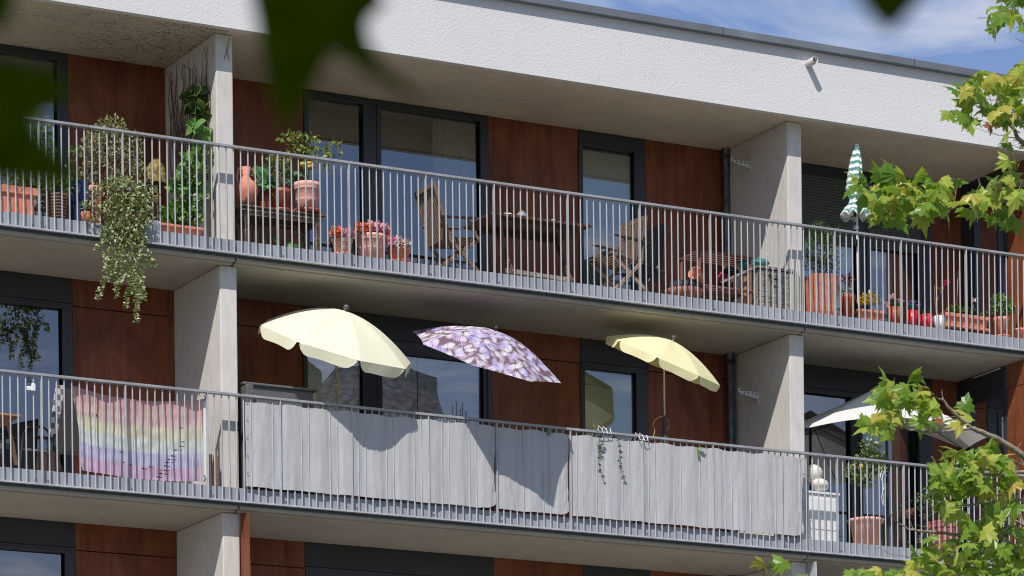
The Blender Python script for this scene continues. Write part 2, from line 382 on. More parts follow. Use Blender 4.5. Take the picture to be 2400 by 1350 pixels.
# party fins
FT = .2177; FX = .0691
for k, zt in ((0, 2.6195), (-1, -P+P-.1), (-2, -P*2+P-.1)):
    for i, X in enumerate((0, BAY)):
        z0 = k*P+FLOOR; z1 = zt
        dX = -.022 if (k == 0 and i == 0) else 0
        o = MB().box(X+FX-FT+dX, X+FX+dX, .195, 1.9, z0, z1-.002).build('partition_wall', MT['fin'], bld, bevel=.014)
# timber divider boards on the lowest storey
for X, m in ((FX+.012, MT['wood']), (BAY+FX+.012, MT['steel'])):
    MB().add([(X, .20, -P-.09), (X, .01, -P-.12), (X, -.10, -P*2+.6), (X, -.10, -P*2+.25), (X, .20, -P*2+.25),
              (X+.022, .20, -P-.09), (X+.022, .01, -P-.12), (X+.022, -.10, -P*2+.6), (X+.022, -.10, -P*2+.25), (X+.022, .20, -P*2+.25)],
             [(0, 1, 2, 3, 4), (9, 8, 7, 6, 5), (0, 5, 6, 1), (1, 6, 7, 2), (2, 7, 8, 3), (3, 8, 9, 4), (4, 9, 5, 0)]).build('divider_board', m, bld)
# back walls --------------------------------------------------------
def wood(x0, x1, y, z0, z1, joint=None):
    m = MB(); g = .006
    if joint: m.box(x0+g, x1-g, y, y+.02, z0, joint-g).box(x0+g, x1-g, y, y+.02, joint+g, z1)
    else: m.box(x0+g, x1-g, y, y+.02, z0, z1)
    return m.build('wall_panel', MT['wood'], bld)
def window(x0, x1, y, z0, zg1, zf1, gl, inner, lid=None, side=None):
    """gl: list of glass (x0,x1); frame fills the rest. inner: list of (kind,x0,x1)"""
    m = MB(); xs = [x0]+[q for a in gl for q in a]+[x1]
    for i in range(0, len(xs), 2):
        if xs[i+1]-xs[i] > .005: m.box(xs[i], xs[i+1], y-.02, y+.06, z0, zg1)
    m.box(x0, x1, y-.02, y+.06, zg1, zf1); m.box(x0, x1, y-.02, y+.06, z0-.08, z0)
    for a, b in gl:
        t = .028
        m.box(a-.03, a+t, y-.035, y-.02, z0, zg1+.03); m.box(b-t, b+.03, y-.035, y-.02, z0, zg1+.03); m.box(a+t, b-t, y-.035, y-.02, zg1-.004, zg1+.03)
    o = m.build('window', MT['frame'], bld, bevel=.004)
    g = MB()
    for a, b in gl: g.add([(a, y+.035, z0), (b, y+.035, z0), (b, y+.035, zg1), (a, y+.035, zg1)], [(0, 1, 2, 3)])
    g.build('glass', MT['glass'], o)
    for kind, a, b in inner:
        if kind == 'curtain':
            c = MB(); nn = 60; vs = []
            for i in range(nn+1):
                X = a+(b-a)*i/nn; Y = y+.16+.03*math.sin(i*1.15)+.012*math.sin(i*2.7)
                vs += [(X, Y, z0), (X, Y, zg1)]
            c.add(vs, [(2*i, 2*i+2, 2*i+3, 2*i+1) for i in range(nn)]); c.build('curtain', MT['curtain'], o, smooth=True)
        if kind == 'paleblind': MB().box(a, b, y+.09, y+.093, z0, zg1-.03).build('roller_blind', M('pale green roller blind', (.42, .47, .40), .8, .05, 2), o); continue
        if kind in ('blind', 'halfblind'):
            zb = z0 if kind != 'halfblind' else z0+1.1
            MB().box(a, b, y+.09, y+.096, zb, zg1-.01).build('blind', MT['blind'], o)
            c = MB()
            for f in (.12, .88): c.box(a+(b-a)*f-.002, a+(b-a)*f+.002, y+.086, y+.089, zb, zg1-.01)
            c.build('blind_cord', MT['bracket'], o)
        if kind == 'shutter':
            c = MB(); z = zg1
            while z > z0:
                c.box(a, b, y-.010, y+.004, z-.036, z-.003); c.box(a, b, y-.002, y+.006, z-.003, z); z -= .039
            c.build('roller_shutter', MT['shutter'], o)
    return o
Y3, Y2 = 1.706, 1.557
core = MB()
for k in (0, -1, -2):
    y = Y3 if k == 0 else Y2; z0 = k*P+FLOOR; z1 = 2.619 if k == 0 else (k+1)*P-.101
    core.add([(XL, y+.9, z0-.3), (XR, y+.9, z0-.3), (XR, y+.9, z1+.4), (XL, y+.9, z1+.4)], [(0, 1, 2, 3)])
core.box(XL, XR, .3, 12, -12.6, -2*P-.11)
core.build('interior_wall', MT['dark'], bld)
# L3
za, zb = FLOOR, 2.618
zg = 2.535
wood(-1.432, -.152, Y3, za, zb)
wood(.07, .165, Y3, za, zb); wood(.165, 1.674, Y3, za, zb); wood(4.249, 5.566, Y3, za, zb); wood(6.551, 7.775, Y3, za, zb); wood(11.04, 11.56, Y3, za, zb)
window(-4.6, -1.432, Y3+.01, za+.10, zg-.01, zb, [(-4.5, -1.541)], [])
window(1.674, 4.249, Y3+.01, za+.10, zg, zb, [(1.70, 2.508), (2.698, 4.157)], [('curtain', 3.55, 4.14)])
window(5.566, 6.551, Y3+.01, za+.10, zg-.11, zb, [(5.585, 6.41)], [('paleblind', 5.59, 6.40)])
window(8.00, 11.04, Y3+.01, za+.10, zg-.06, zb, [(8.04, 9.86), (10.01, 10.86)], [('blind', 8.05, 9.85), ('curtain', 10.02, 10.5)])
sh = MB(); z = zg-.07
while z > 1.62:
    for a, b in ((8.05, 9.85), (10.02, 10.85)): sh.box(a, b, Y3-.03, Y3-.02, z-.036, z-.003)
    z -= .039
sh.build('roller_shutter', MT['shutter'], bld)
# L2, L1
for k in (-1, -2):
    y = Y2; za = k*P+FLOOR; zc = (k+1)*P; zb = zc-.101; zl = zc-.402; zg = zc-.47
    for a, b in ((-1.463, -.152), (.07, .165), (.165, 1.554), (4.174, 5.477), (6.462, 7.72), (10.92, 11.34)): wood(a, b, y, za, zb, zc-.425)
    for a, b in ((-4.6, -1.463), (1.554, 4.174), (5.477, 6.462), (7.99, 10.92)):
        MB().box(a, b, y-.005, y+.03, zl+.006, zb).build('lintel_panel', MT['lintel'], bld)
    window(-4.6, -1.463, y+.01, za+.08, zg, zl, [(-4.5, -1.571)], [])
    window(1.554, 4.174, y+.01, za+.08, zg-.08, zl, [(1.58, 2.393), (2.60, 4.082)], [('blind', 1.59, 2.38), ('blind', 2.61, 3.17), ('blind', 3.185, 4.07)] if k == -1 else [('halfblind', 1.59, 2.3)])
    window(5.477, 6.462, y+.01, za+.08, zg, zl, [(5.495, 6.315)], [('paleblind', 5.5, 6.31)] if k == -1 else [])
    window(7.99, 10.92, y+.01, za+.08, zg, zl, [(8.05, 9.62), (9.75, 10.72)], [('curtain', 10.0, 10.5)])
# side return wall at the right (faces left)
def side(k, X, ys, z0, zb, zl, zg):
    yb, yg1, yg0, yf = ys
    if zl: MB().box(X-.005, X+.03, yg0-.02, yb, zl, zb).build('lintel_panel', MT['lintel'], bld)
    ztop = zl if zl else zb
    m = MB().box(X-.02, X+.06, yb-.002, yb-.30, z0, ztop).box(X-.02, X+.06, yg0-.0, yb-.30, zg, ztop).box(X-.02, X+.06, yg0-.06, yg0, z0, ztop)
    o = m.build('window', MT['frame'], bld, bevel=.004)
    MB().add([(X+.03, yg0, z0), (X+.03, yb-.30, z0), (X+.03, yb-.30, zg), (X+.03, yg0, zg)], [(0, 1, 2, 3)]).build('glass', MT['glass'], o)
    c = MB(); vs = []
    for i in range(31):
        yy = yb-.32-(yb-.45-yg0)*.45*i/30; vs += [(X+.15+.02*math.sin(i*1.3), yy, z0), (X+.15+.02*math.sin(i*1.3), yy, zg)]
    c.add(vs, [(2*i, 2*i+2, 2*i+3, 2*i+1) for i in range(30)]).build('curtain', MT['curtain'], o)
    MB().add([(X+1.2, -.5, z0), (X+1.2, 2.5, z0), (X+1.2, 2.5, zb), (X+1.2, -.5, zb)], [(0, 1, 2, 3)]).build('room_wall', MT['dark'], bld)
    g = .006; m = MB(); jz = zb-.325
    if zl: m.box(X, X+.02, yf, yg0-.065, z0, jz-g).box(X, X+.02, yf, yg0-.065, jz+g, zb)
    else: m.box(X, X+.02, yf, yg0-.065, z0, zb)
    m.build('wall_panel', MT['wood'], bld)
    return o
side(0, 11.56, (1.70, 1.4, .75, -.04), FLOOR, 2.618, None, 2.48)
side(-1, 11.345, (1.556, 1.2, .50, .06), -P+FLOOR, -.101, -.402, -.47)
side(-2, 11.345, (1.556, 1.2, .50, .06), -2*P+FLOOR, -P-.101, -P-.402, -P-.47)
a = at(2279, 887, .9); 
MB().bar(atx(2281, 886, 11.30), atx(2345, 863, 11.30), .012, .012).build('light_tube', MT['white'], bld)
# downpipes
for k, vt, cx_ in ((0, 345, 1702), (-1, 828, 1712), (-2, 1335, 1716)):
    y = (Y3 if k == 0 else Y2)-.09; z1 = 2.619 if k == 0 else (k+1)*P-.102
    x = at(cx_, vt+40, y).x
    o = MB().tube([(x, y, k*P+FLOOR), (x, y, z1)], .052, 20).build('downpipe', MT['pipe'], bld, smooth=True)
    MB().tube([(x, y, z1-.13), (x, y, z1-.001)], .062, 20).build('pipe_collar', MT['pipe'], o, smooth=True)
    MB().tube([(x, y, k*P+1.45), (x, y, k*P+1.48)], .056, 20).build('pipe_clip', MT['pipe'], o)
# ------------------------------------------------------------------ railings
PITCH = BAY/85
POST = [5.5, 15.5, 26.5, 36.5, 47.5, 58.5, 69.5, 80.5]
SEAM = [30, 62]
def railing(k, x0, x1, n0, n1, posts, seams, label):
    z = k*P; t = thing('balcony_railing', ((x0+x1)/2, 0, z), label, 'railing', 'grey steel balcony railings')
    g = .005; cuts = [x0]+[s for s in seams if x0 < s < x1]+[x1]
    hr = MB(); br = MB(); tp = MB()
    for a, b in zip(cuts[:-1], cuts[1:]):
        hr.box(a+g, b-g, -.032, .028, z+1.226, z+1.256)
        br.box(a+g*.6, b-g*.6, -.030, .020, z-.014, z+.006)
        tp.box(a+g, b-g, .044, .048, z+.007, z+.166)
    hr.build('handrail', MT['rail'], t, bevel=.004); br.build('bottom_rail', MT['steel'], t, bevel=.002); tp.build('toe_plate', MT['steel_low'], t)
    bal = None; po = None; bo = None
    for n_ in range(n0, n1):
        X = (n_+.5)*PITCH
        if not (x0+.02 < X < x1-.02): continue
        isp = any(abs(n_+.5-p) < .01 for p in posts)
        if isp:
            if po is None:
                po = MB().box(-.007, .007, -.028, .018, .006, 1.226).build('post', MT['steel'], t, bevel=.002); o = po
            else: o = po.copy(); COL.objects.link(o); o.parent = t
            o.location = Vector((X, 0, z))-base[t]
            for dx in (-.075, .075):
                if bo is None:
                    bo = MB().tube([(0, .036, .055), (0, .0435, .055)], .010, 8).build('bolt', MT['zinc'], t); o = bo
                else: o = bo.copy(); COL.objects.link(o); o.parent = t
                o.location = Vector((X+dx+.012, 0, z))-base[t]
        else:
            if bal is None:
                bal = MB().tube([(0, 0, .004), (0, 0, 1.227)], .0088, 6).build('baluster', MT['steel'], t); o = bal
            else: o = bal.copy(); COL.objects.link(o); o.parent = t
            o.location = Vector((X, 0, z))-base[t]
    # fix: meshes of posts, balusters and bolts are modelled at the origin
    for q, z_ in ((po, 0), (bal, 0), (bo, 0)):
        if q: 
            for v in q.data.vertices: v.co += base[t]
    return t
xs = lambda n_: n_*PITCH
posts_l = [-4.5, -15.5, -26.5]
posts_r = [85+4.6-.1, 85+15.5, 85+26.5]
for k, nm in ((0, 'top floor'), (-1, 'middle floor')):
    railing(k, -3.6, 0, -40, 0, posts_l, [xs(-20)] if k == 0 else [xs(-25)], 'left %s balcony railing, left of the first concrete fin' % nm)
    railing(k, 0, BAY, 0, 85, POST, [xs(30), xs(62)] if k == 0 else [xs(30.3), xs(57)], 'central %s balcony railing, between the two concrete fins' % nm)
    railing(k, BAY, BAY+4.6, 85, 136, [89.5, 100.5, 111.5, 122.5], [xs(105.5)], 'right %s balcony railing, right of the second concrete fin' % nm)
# ------------------------------------------------------------------ parasols
def rotm(e): return Euler(e, 'XYZ').to_matrix()
def canvas(name, col, tr, rough=.8, wr=.25):
    m, nt, out = newmat(name); n = N(nt); p = pos(n)
    c = n.mix(n.math('MULTIPLY', n.noise(p, 3, 4), .6), col, tuple(k*.9 for k in col))
    b = n.n('ShaderNodeBsdfDiffuse'); n.l(c, b.inputs[0]); t = n.n('ShaderNodeBsdfTranslucent'); n.l(c, t.inputs[0])
    bp = n.n('ShaderNodeBump'); bp.inputs['Strength'].default_value = wr; bp.inputs['Distance'].default_value = .02
    n.l(n.noise(p, 14, 3), bp.inputs['Height']); n.l(bp.outputs[0], b.inputs['Normal'])
    ms = n.n('ShaderNodeMixShader'); ms.inputs[0].default_value = tr; n.l(b.outputs[0], ms.inputs[1]); n.l(t.outputs[0], ms.inputs[2]); n.l(ms.outputs[0], out.inputs[0])
    return m
def tropic():
    m, nt, out = newmat('tropical leaf print fabric'); n = N(nt)
    uv = n.n('ShaderNodeUVMap').outputs[0]
    def layer(scale, off, rot_amt, k, wid, long):
        p = n.mapping(uv, (scale, scale, scale), off)
        v = n.n('ShaderNodeTexVoronoi'); v.voronoi_dimensions = '2D'; v.inputs['Scale'].default_value = 1; v.inputs['Randomness'].default_value = .75; n.l(p, v.inputs['Vector'])
        d = n.n('ShaderNodeVectorMath', operation='SUBTRACT'); n.l(p, d.inputs[0]); n.l(v.outputs['Position'], d.inputs[1])
        s = n.n('ShaderNodeSeparateColor'); n.l(v.outputs['Color'], s.inputs[0])
        ang = n.math('MULTIPLY', s.outputs[0], rot_amt)
        rv = n.n('ShaderNodeVectorRotate'); rv.rotation_type = 'Z_AXIS'; n.l(d.outputs[0], rv.inputs['Vector']); n.l(ang, rv.inputs['Angle'])
        q = n.n('ShaderNodeSeparateXYZ'); n.l(rv.outputs[0], q.inputs[0]); x, y = q.outputs[0], q.outputs[1]
        ay = n.math('ABSOLUTE', y)
        # ellipse mask, widest near the stalk
        ex = n.math('DIVIDE', x, long); ey = n.math('DIVIDE', ay, n.math('MULTIPLY_ADD', x, -.25, wid))
        rr = n.math('SQRT', n.math('ADD', n.math('MULTIPLY', ex, ex), n.math('MULTIPLY', ey, ey)))
        st = n.math('SINE', n.math('MULTIPLY', n.math('SUBTRACT', n.math('MULTIPLY', x, 1.0), n.math('MULTIPLY', ay, .55)), k))
        st = n.math('ADD', st, n.math('MULTIPLY', rr, -1.5))
        fing = n.math('GREATER_THAN', st, -1.0)
        mask = n.math('MULTIPLY', n.math('LESS_THAN', rr, 1), fing)
        vein = n.math('LESS_THAN', ay, .012)
        return n.math('MULTIPLY', mask, n.math('SUBTRACT', 1, vein)), s
    a, s1 = layer(6.3, (0, 0, 0), 6.28, 44, .36, .54)
    b, s2 = layer(7.6, (3.3, 1.1, 0), 6.28, 50, .30, .56)
    c, s3 = layer(9, (7.3, 5.1, 0), 6.28, 46, .26, .5)
    bgc = (.20, .125, .155)
    colA = n.mix(s1.outputs[1], (.36, .36, .74), (.62, .48, .74))
    colB = n.mix(s2.outputs[1], (.78, .76, .80), (.84, .84, .84))
    cc = n.mix(c, bgc, (.55, .47, .60))
    cc = n.mix(b, cc, colB); sel = n.math('GREATER_THAN', s1.outputs[2], .42)
    cc = n.mix(n.math('MULTIPLY', a, sel), cc, colA)
    df = n.n('ShaderNodeBsdfDiffuse'); n.l(cc, df.inputs[0]); t = n.n('ShaderNodeBsdfTranslucent'); n.l(cc, t.inputs[0])
    ms = n.n('ShaderNodeMixShader'); ms.inputs[0].default_value = .15; n.l(df.outputs[0], ms.inputs[1]); n.l(t.outputs[0], ms.inputs[2]); n.l(ms.outputs[0], out.inputs[0])
    return m
def parasol(C, e, Rr, h, cmat, floor, label, val=.0, polem=None, pr=.014, pw=1.75, dip=.0, knobr=.026):
    C = Vector(C); Mx = rotm(e); W_ = lambda p: Mx@Vector(p)+C
    t = thing('parasol', (C.x, C.y, floor), label, 'parasol', 'parasols open over the middle balconies')
    m = MB(); ns, nr = 16, 12; m.uv = []
    rim = []
    idx = {}
    for k in range(8):
        for j in range(ns):
            f = j/ns; phi = (k+f)*PI/4; mid = PI/8
            rr = Rr*math.cos(mid)/math.cos((f-.5)*PI/4); rr *= 1-dip*math.sin(PI*f)
            for i in range(nr+1):
                tt = i/nr; r = rr*tt
                z = h*(1-tt**pw) - .010*math.sin(PI*f)*math.sin(PI*min(1, tt*1.0))*Rr*1.2
                idx[(k*ns+j, i)] = len(m.v); m.v.append(W_((r*math.cos(phi), r*math.sin(phi), z))); m.uv.append((r*math.cos(phi), r*math.sin(phi)))
            rim.append((rr*math.cos(phi), rr*math.sin(phi), 0))
    T = 8*ns
    for c in range(T):
        for i in range(nr):
            m.f.append((idx[(c, i)], idx[(c, i+1)], idx[((c+1) % T, i+1)], idx[((c+1) % T, i)]))
    can = m.build('canopy', cmat, t, smooth=False)
    for poly in can.data.polygons: poly.use_smooth = True
    if val:
        for k in range(8):
            v = MB()
            for j in range(ns):
                a = rim[k*ns+j]; b = rim[(k*ns+j+1) % T]
                def low(q, f):
                    d = min(f, 1-f); dr = val*(max(.02, min(1, (d-.028)*8)))**.5*(1+.04*math.sin(f*9+k)); fl = .006*math.sin(f*8+k*2)
                    s_ = 1+(.012+fl)/Rr
                    return (q[0]*s_, q[1]*s_, -dr)
                fa, fb = j/ns, (j+1)/ns
                a0 = a; b0 = b
                if j == 0: a0 = tuple(a[i]*.5+b[i]*.5 for i in range(3)); 
                if j == ns-1: b0 = tuple(b[i]*.5+a[i]*.5 for i in range(3))
                if j == 0: fa = .031
                if j == ns-1: fb = .969
                v.add([W_(a0), W_(b0), W_(low(b0, fb)), W_(low(a0, fa))], [(3, 2, 1, 0)])
            v.build('valance_flap', cmat, can)
    rb = None
    for k in range(8):
        ph = k*PI/4; pts = []
        for i in range(9):
            tt = i/8; pts.append(W_((Rr*tt*math.cos(ph)*.995, Rr*tt*math.sin(ph)*.995, h*(1-tt**pw)-.008)))
        MB().tube(pts, .004, 5).build('rib', MT['blackmetal'], t)
        MB().tube([W_((Rr*.48*math.cos(ph), Rr*.48*math.sin(ph), h*(1-.48**pw)-.01)), W_((0, 0, h*.28))], .003, 4).build('strut', MT['blackmetal'], t)
    pm = polem or MT['yelpole']
    J = W_((0, 0, .0))
    MB().tube([J, W_((0, 0, h+.03))], pr, 10).build('upper_pole', pm, t, smooth=True)
    MB().tube([(C.x, C.y, floor), (C.x, C.y, J.z), tuple(J)], pr, 10).build('pole', pm, t, smooth=True)
    MB().lathe([(0, -knobr), (knobr*.7, -knobr*.7), (knobr, 0), (knobr*.7, knobr*.7), (0, knobr)], W_((0, 0, h+.045)), 12).build('finial', MT['knob'], t, smooth=True)
    return t
ycan = canvas('pale yellow canvas', (.96, .93, .69), .25)
ycan2 = canvas('lemon yellow canvas', (.97, .91, .53), .30)
F2 = -P+FLOOR
U1C, U1E, U1R, U1H = (1.4055, .30, -.8531), (-.4204, -.1491, 3.0616), .968, .402
U2C, U2E, U2R, U2H = (3.2999, .03, -.879), (-.4885, -.0271, 3.3126), .961, .331
u1 = parasol(U1C, U1E, U1R, U1H, ycan, F2, 'large pale yellow parasol with scalloped valance, beside the left fin', .125, dip=.0, knobr=.036)
parasol(U2C, U2E, U2R, U2H, tropic(), F2, 'parasol printed with white and lilac tropical leaves', 0, dip=.035, knobr=.018, polem=MT['blackmetal'])
u3 = parasol((5.9322, .25, -.6154), (-.442, -.1785, 3.3677), .77, .265, ycan2, F2, 'smaller lemon yellow parasol near the downpipe', .10, polem=MT['polew'], pr=.011, knobr=.030)
# clamps and cords on the poles
def cord(name, pts, r, m, label, cat, parent=None):
    o = MB().tube(pts, r, 5).build(name, m, parent); 
    if not parent: top(o, label, cat)
    return o
z_ = at(1553, 985, .25).z
MB().tube([(5.9322, .25, z_-.18), (5.9322, .25, z_+.06)], .024, 10).build('clamp', MT['blackmetal'], u3)
cp = [at(a, b, .25) for a, b in ((1531, 1025), (1535, 1008), (1530, 995), (1535, 985), (1545, 977), (1557, 976), (1566, 985), (1568, 998), (1561, 1012), (1563, 1022), (1567, 1025))]
MB().tube(cp, .005, 5).build('cord', MT['gold'], u3)
z_ = at(790, 900, .25).z
MB().tube([(1.4055, .30, z_-.01), (1.4055, .30, z_+.01)], .02, 8).build('cord_loop', MT['gold'], u1)
cp = [at(a, b, .24) for a, b in ((789, 901), (797, 910), (801, 925), (803, 940), (798, 950))]
MB().tube(cp, .005, 5).build('cord', MT['gold'], u1)
# white parasol in the right bay
t = thing('parasol', (9.3, .9, F2), 'white rectangular parasol sagging at the corners, half behind the plane twigs', 'parasol', 'parasols open over the middle balconies')
FLc = at(1889, 1004, .50); FRc = at(2322, 1022, -.20); ev = Vector((.36, 1.08, .05))
m = MB(); nn = 24
ctr = (FLc+FRc+(FLc+ev)+(FRc+ev))/4; apex = at(2085, 932, ctr.y)
hh = apex.z-ctr.z
for j in range(nn+1):
    for i in range(nn+1):
        s_, r_ = i/nn, j/nn
        p = FLc.lerp(FRc, s_)+ev*r_+Vector((.09, -.08, .24))*r_*(1-s_)+Vector((0, 0, .13*math.sin(PI*s_)*(1-r_)+.13*r_*math.sin(PI*s_)))
        a, b = abs(2*s_-1), abs(2*r_-1); e_ = max(a, b)
        sag = .10*(1-a**2) if b > a else .03*(1-b**2)
        edge = e_**3
        p = p+Vector((0, 0, hh*(1-e_)**1.2 + sag*edge*.6+.0))
        m.v.append(p)
for j in range(nn):
    for i in range(nn): q = j*(nn+1)+i; m.f.append((q, q+1, q+nn+2, q+nn+1))
m.build('canopy', canvas('off white canvas', (.78, .77, .74), .22), t, smooth=True)
for a in (FLc, FRc, FRc+ev, FLc+ev): MB().tube([a.lerp(apex, .02)+Vector((0, 0, -.01)), apex+Vector((0, 0, -.03))], .006, 5).build('rib', MT['black'], t)
MB().tube([(ctr.x, ctr.y, F2), (ctr.x, ctr.y, apex.z)], .02, 10).build('pole', MT['blackmetal'], t)
# closed striped parasol
def striped():
    m, nt, out = newmat('green and white striped canvas'); n = N(nt); uv = n.n('ShaderNodeUVMap').outputs[0]
    q = n.n('ShaderNodeSeparateXYZ'); n.l(uv, q.inputs[0])
    zig = n.math('MULTIPLY', n.math('ABSOLUTE', n.math('SUBTRACT', n.math('FRACT', n.math('MULTIPLY', q.outputs[0], 5)), .5)), .45)
    st = n.math('FRACT', n.math('ADD', n.math('MULTIPLY', q.outputs[1], 10.5), zig))
    c = n.mix(n.math('GREATER_THAN', st, .52), (.80, .83, .80), (.12, .29, .25))
    b = n.n('ShaderNodeBsdfDiffuse'); n.l(c, b.inputs[0]); n.l(b.outputs[0], out.inputs[0]); return m
yy = .10; bx = at(2011, 720, yy)
t = thing('closed_parasol', (bx.x, yy, FLOOR), 'furled green and white striped parasol standing at the right top balcony rail', 'parasol')
prof = [((2007, 346), 6), ((2006, 380), 13), ((2004, 410), 16), ((2001, 440), 17.5), ((2000, 462), 12), ((2001, 469), 9), ((2004, 478), 14), ((2006, 490), 26), ((2007, 505), 35), ((2007, 509), 30), ((2007, 500), 12)]
m = MB(); m.uv = []; nv = 40
for i, ((u, v), r) in enumerate(prof):
    c = at(u, v, yy); rr = r/ppm(c)
    for j in range(nv):
        th = 2*PI*j/nv; q = rr*(1+.16*math.cos(th*8+i*.15)+.04*math.sin(th*3+i)); dz = (.04*math.cos(th*8) if i >= len(prof)-3 else 0)
        m.v.append(c+Vector((q*math.cos(th), q*math.sin(th), dz))); m.uv.append((j/nv if j <= nv/2 else 2*.5-(j-nv/2)/nv, (v-340)/170))
for i in range(len(prof)-1):
    for j in range(nv): m.f.append((i*nv+j, (i+1)*nv+j, (i+1)*nv+(j+1) % nv, i*nv+(j+1) % nv))
m.build('furled_canopy', striped(), t, smooth=True)
c = at(2008, 342, yy)
MB().lathe([(0, -.03), (.022, -.02), (.03, 0), (.024, .02), (0, .032)], c, 14).build('finial', MT['white'], t, smooth=True)
MB().tube([at(2007, 346, yy), at(2009, 560, yy), at(2011, 700, yy), at(2013, 728, yy)], [.013, .013, .011, .003], 10).build('pole', MT['white'], t, smooth=True)
c = at(2004, 533, yy)
o = MB().tube([c+Vector((-.02, -.02, -.0)), c+Vector((.03, 0, .0))], .028, 12).build('tilt_joint', MT['white'], t, smooth=True)
MB().tube([c+Vector((-.03, -.03, 0)), c+Vector((-.018, -.02, 0))], .016, 12).build('blue_button', MT['blue'], o)
MB().tube([at(2009, 562, yy), at(2010, 578, yy)], .03, 8).build('rail_clamp', MT['blackmetal'], t)
# ------------------------------------------------------------------ privacy screens
def screenmat():
    m, nt, out = newmat('light grey screen fabric'); n = N(nt); p = pos(n)
    a = n.noise(n.mapping(p, (22, 1, .5)), 1, 3); b_ = n.noise(n.mapping(p, (2, 2, 1)), 3, 4); wv = n.noise(n.mapping(p, (30, 30, 140)), 1, 2)
    f = n.math('ADD', n.math('MULTIPLY', a, .5), n.math('ADD', n.math('MULTIPLY', b_, .3), n.math('MULTIPLY', wv, .2)))
    c = n.ramp(f, [(.35, (.455, .45, .455)), (.65, (.565, .56, .565))])
    d = n.n('ShaderNodeBsdfDiffuse'); n.l(c, d.inputs[0])
    bp = n.n('ShaderNodeBump'); bp.inputs['Strength'].default_value = .45; bp.inputs['Distance'].default_value = .012
    n.l(n.noise(n.mapping(p, (5, 1, 3)), 2.2, 4, .6, 1.2), bp.inputs['Height']); n.l(bp.outputs[0], d.inputs['Normal'])
    t = n.n('ShaderNodeBsdfTranslucent'); n.l(c, t.inputs[0]); ms = n.n('ShaderNodeMixShader'); ms.inputs[0].default_value = .10
    n.l(d.outputs[0], ms.inputs[1]); n.l(t.outputs[0], ms.inputs[2]); n.l(ms.outputs[0], out.inputs[0]); return m
SM = screenmat()
def screen(n0, n1, label, ripl=False, ripr=False):
    m = MB(); N1 = int((n1-n0)*10); NZ = 24; z = -P
    for i in range(N1+1):
        q = n0+(n1-n0)*i/N1
        ph = 3 if q < 36.6 else 2
        c = math.cos(2*PI*(q-ph)/4); y0 = -.0052-.0068*math.tanh(1.5*c)/.905
        el_ = max(0, 1-(q-n0)/1.6); er = max(0, 1-(n1-q)/1.6)
        for j in range(NZ+1):
            f = j/NZ
            zt = z+1.180+.006*c-.006*math.sin(q*.7); zb = z+.185+.004*math.sin(q*.9)+.004*noise.noise(Vector((q, 0, 0)))
            X = q*PITCH+.006*noise.noise(Vector((q*2, f*5, 0)))
            if er and ripr: zb += .0; X -= .035*er*(1-f)*math.sin(PI*min(1, (1-f)*1.0))**2
            if er and ripr and f < .18: zb += .05*er**2
            Y = y0+.006*noise.noise(Vector((q*1.3, f*3, 2)))
            if ripl and el_: Y += .01*el_*noise.noise(Vector((q*4, f*12, 5)))
            if (ripr and er): Y += .014*er*noise.noise(Vector((q*3, f*9, 9)))
            m.v.append(Vector((X, Y, zb+(zt-zb)*f)))
    for i in range(N1):
        for j in range(NZ): a = i*(NZ+1)+j; m.f.append((a, a+NZ+1, a+NZ+2, a+1))
    o = m.build('privacy_screen', SM, smooth=True)
    return top(o, label, 'screen', 'grey privacy cloths woven through the balusters')
scr = [screen(.75, 36.35, 'long light grey privacy cloth on the left half of the central middle railing', ripr=True),
 screen(36.75, 47.3, 'short grey privacy cloth between its two long neighbours, mostly in parasol shadow', True, True),
 screen(47.7, 84.0, 'long light grey privacy cloth on the right half of the central middle railing', False, True)]
for q, o in ((.9, scr[0]), (84.0, scr[2])):
    for zt in (.34, .55, .76, .97, 1.17):
        MB().tube([(q*PITCH-.012, -.012, -P+zt), (q*PITCH+.014, -.014, -P+zt)], .004, 5).build('cable_tie', MT['black'], o)
# ------------------------------------------------------------------ flag
def flagmat():
    m, nt, out = newmat('faded rainbow cloth'); n = N(nt); uv = n.n('ShaderNodeUVMap').outputs[0]; q = n.n('ShaderNodeSeparateXYZ'); n.l(uv, q.inputs[0])
    x = nt.nodes.new('ShaderNodeValToRGB'); x.color_ramp.interpolation = 'EASE'
    st = [(0, (.66, .36, .62)), (.15, (.70, .38, .62)), (.19, (.50, .46, .80)), (.32, (.55, .52, .82)), (.36, (.72, .82, .80)), (.49, (.76, .84, .76)), (.53, (.82, .78, .48)), (.64, (.84, .74, .50)), (.69, (.80, .50, .44)), (.84, (.76, .42, .38)), (1, (.68, .30, .30))]
    e = x.color_ramp.elements
    while len(e) < len(st): e.new(.5)
    for a, (p_, c_) in zip(e, st): a.position = p_; a.color = (*c_, 1)
    n.l(q.outputs[1], x.inputs[0])
    c = n.mix(n.math('MULTIPLY', n.noise(pos(n), 9, 5), .5), x.outputs[0], (.80, .76, .74))
    d = n.n('ShaderNodeBsdfDiffuse'); n.l(c, d.inputs[0]); t = n.n('ShaderNodeBsdfTranslucent'); n.l(c, t.inputs[0]); ms = n.n('ShaderNodeMixShader'); ms.inputs[0].default_value = .3
    n.l(d.outputs[0], ms.inputs[1]); n.l(t.outputs[0], ms.inputs[2]); n.l(ms.outputs[0], out.inputs[0]); return m
TL, TR_, BR, BL = at(166, 902, .075), at(478, 934, .07), at(474, 1128, .085), at(186, 1100, .085)
m = MB(); m.uv = []; NU, NV = 110, 110
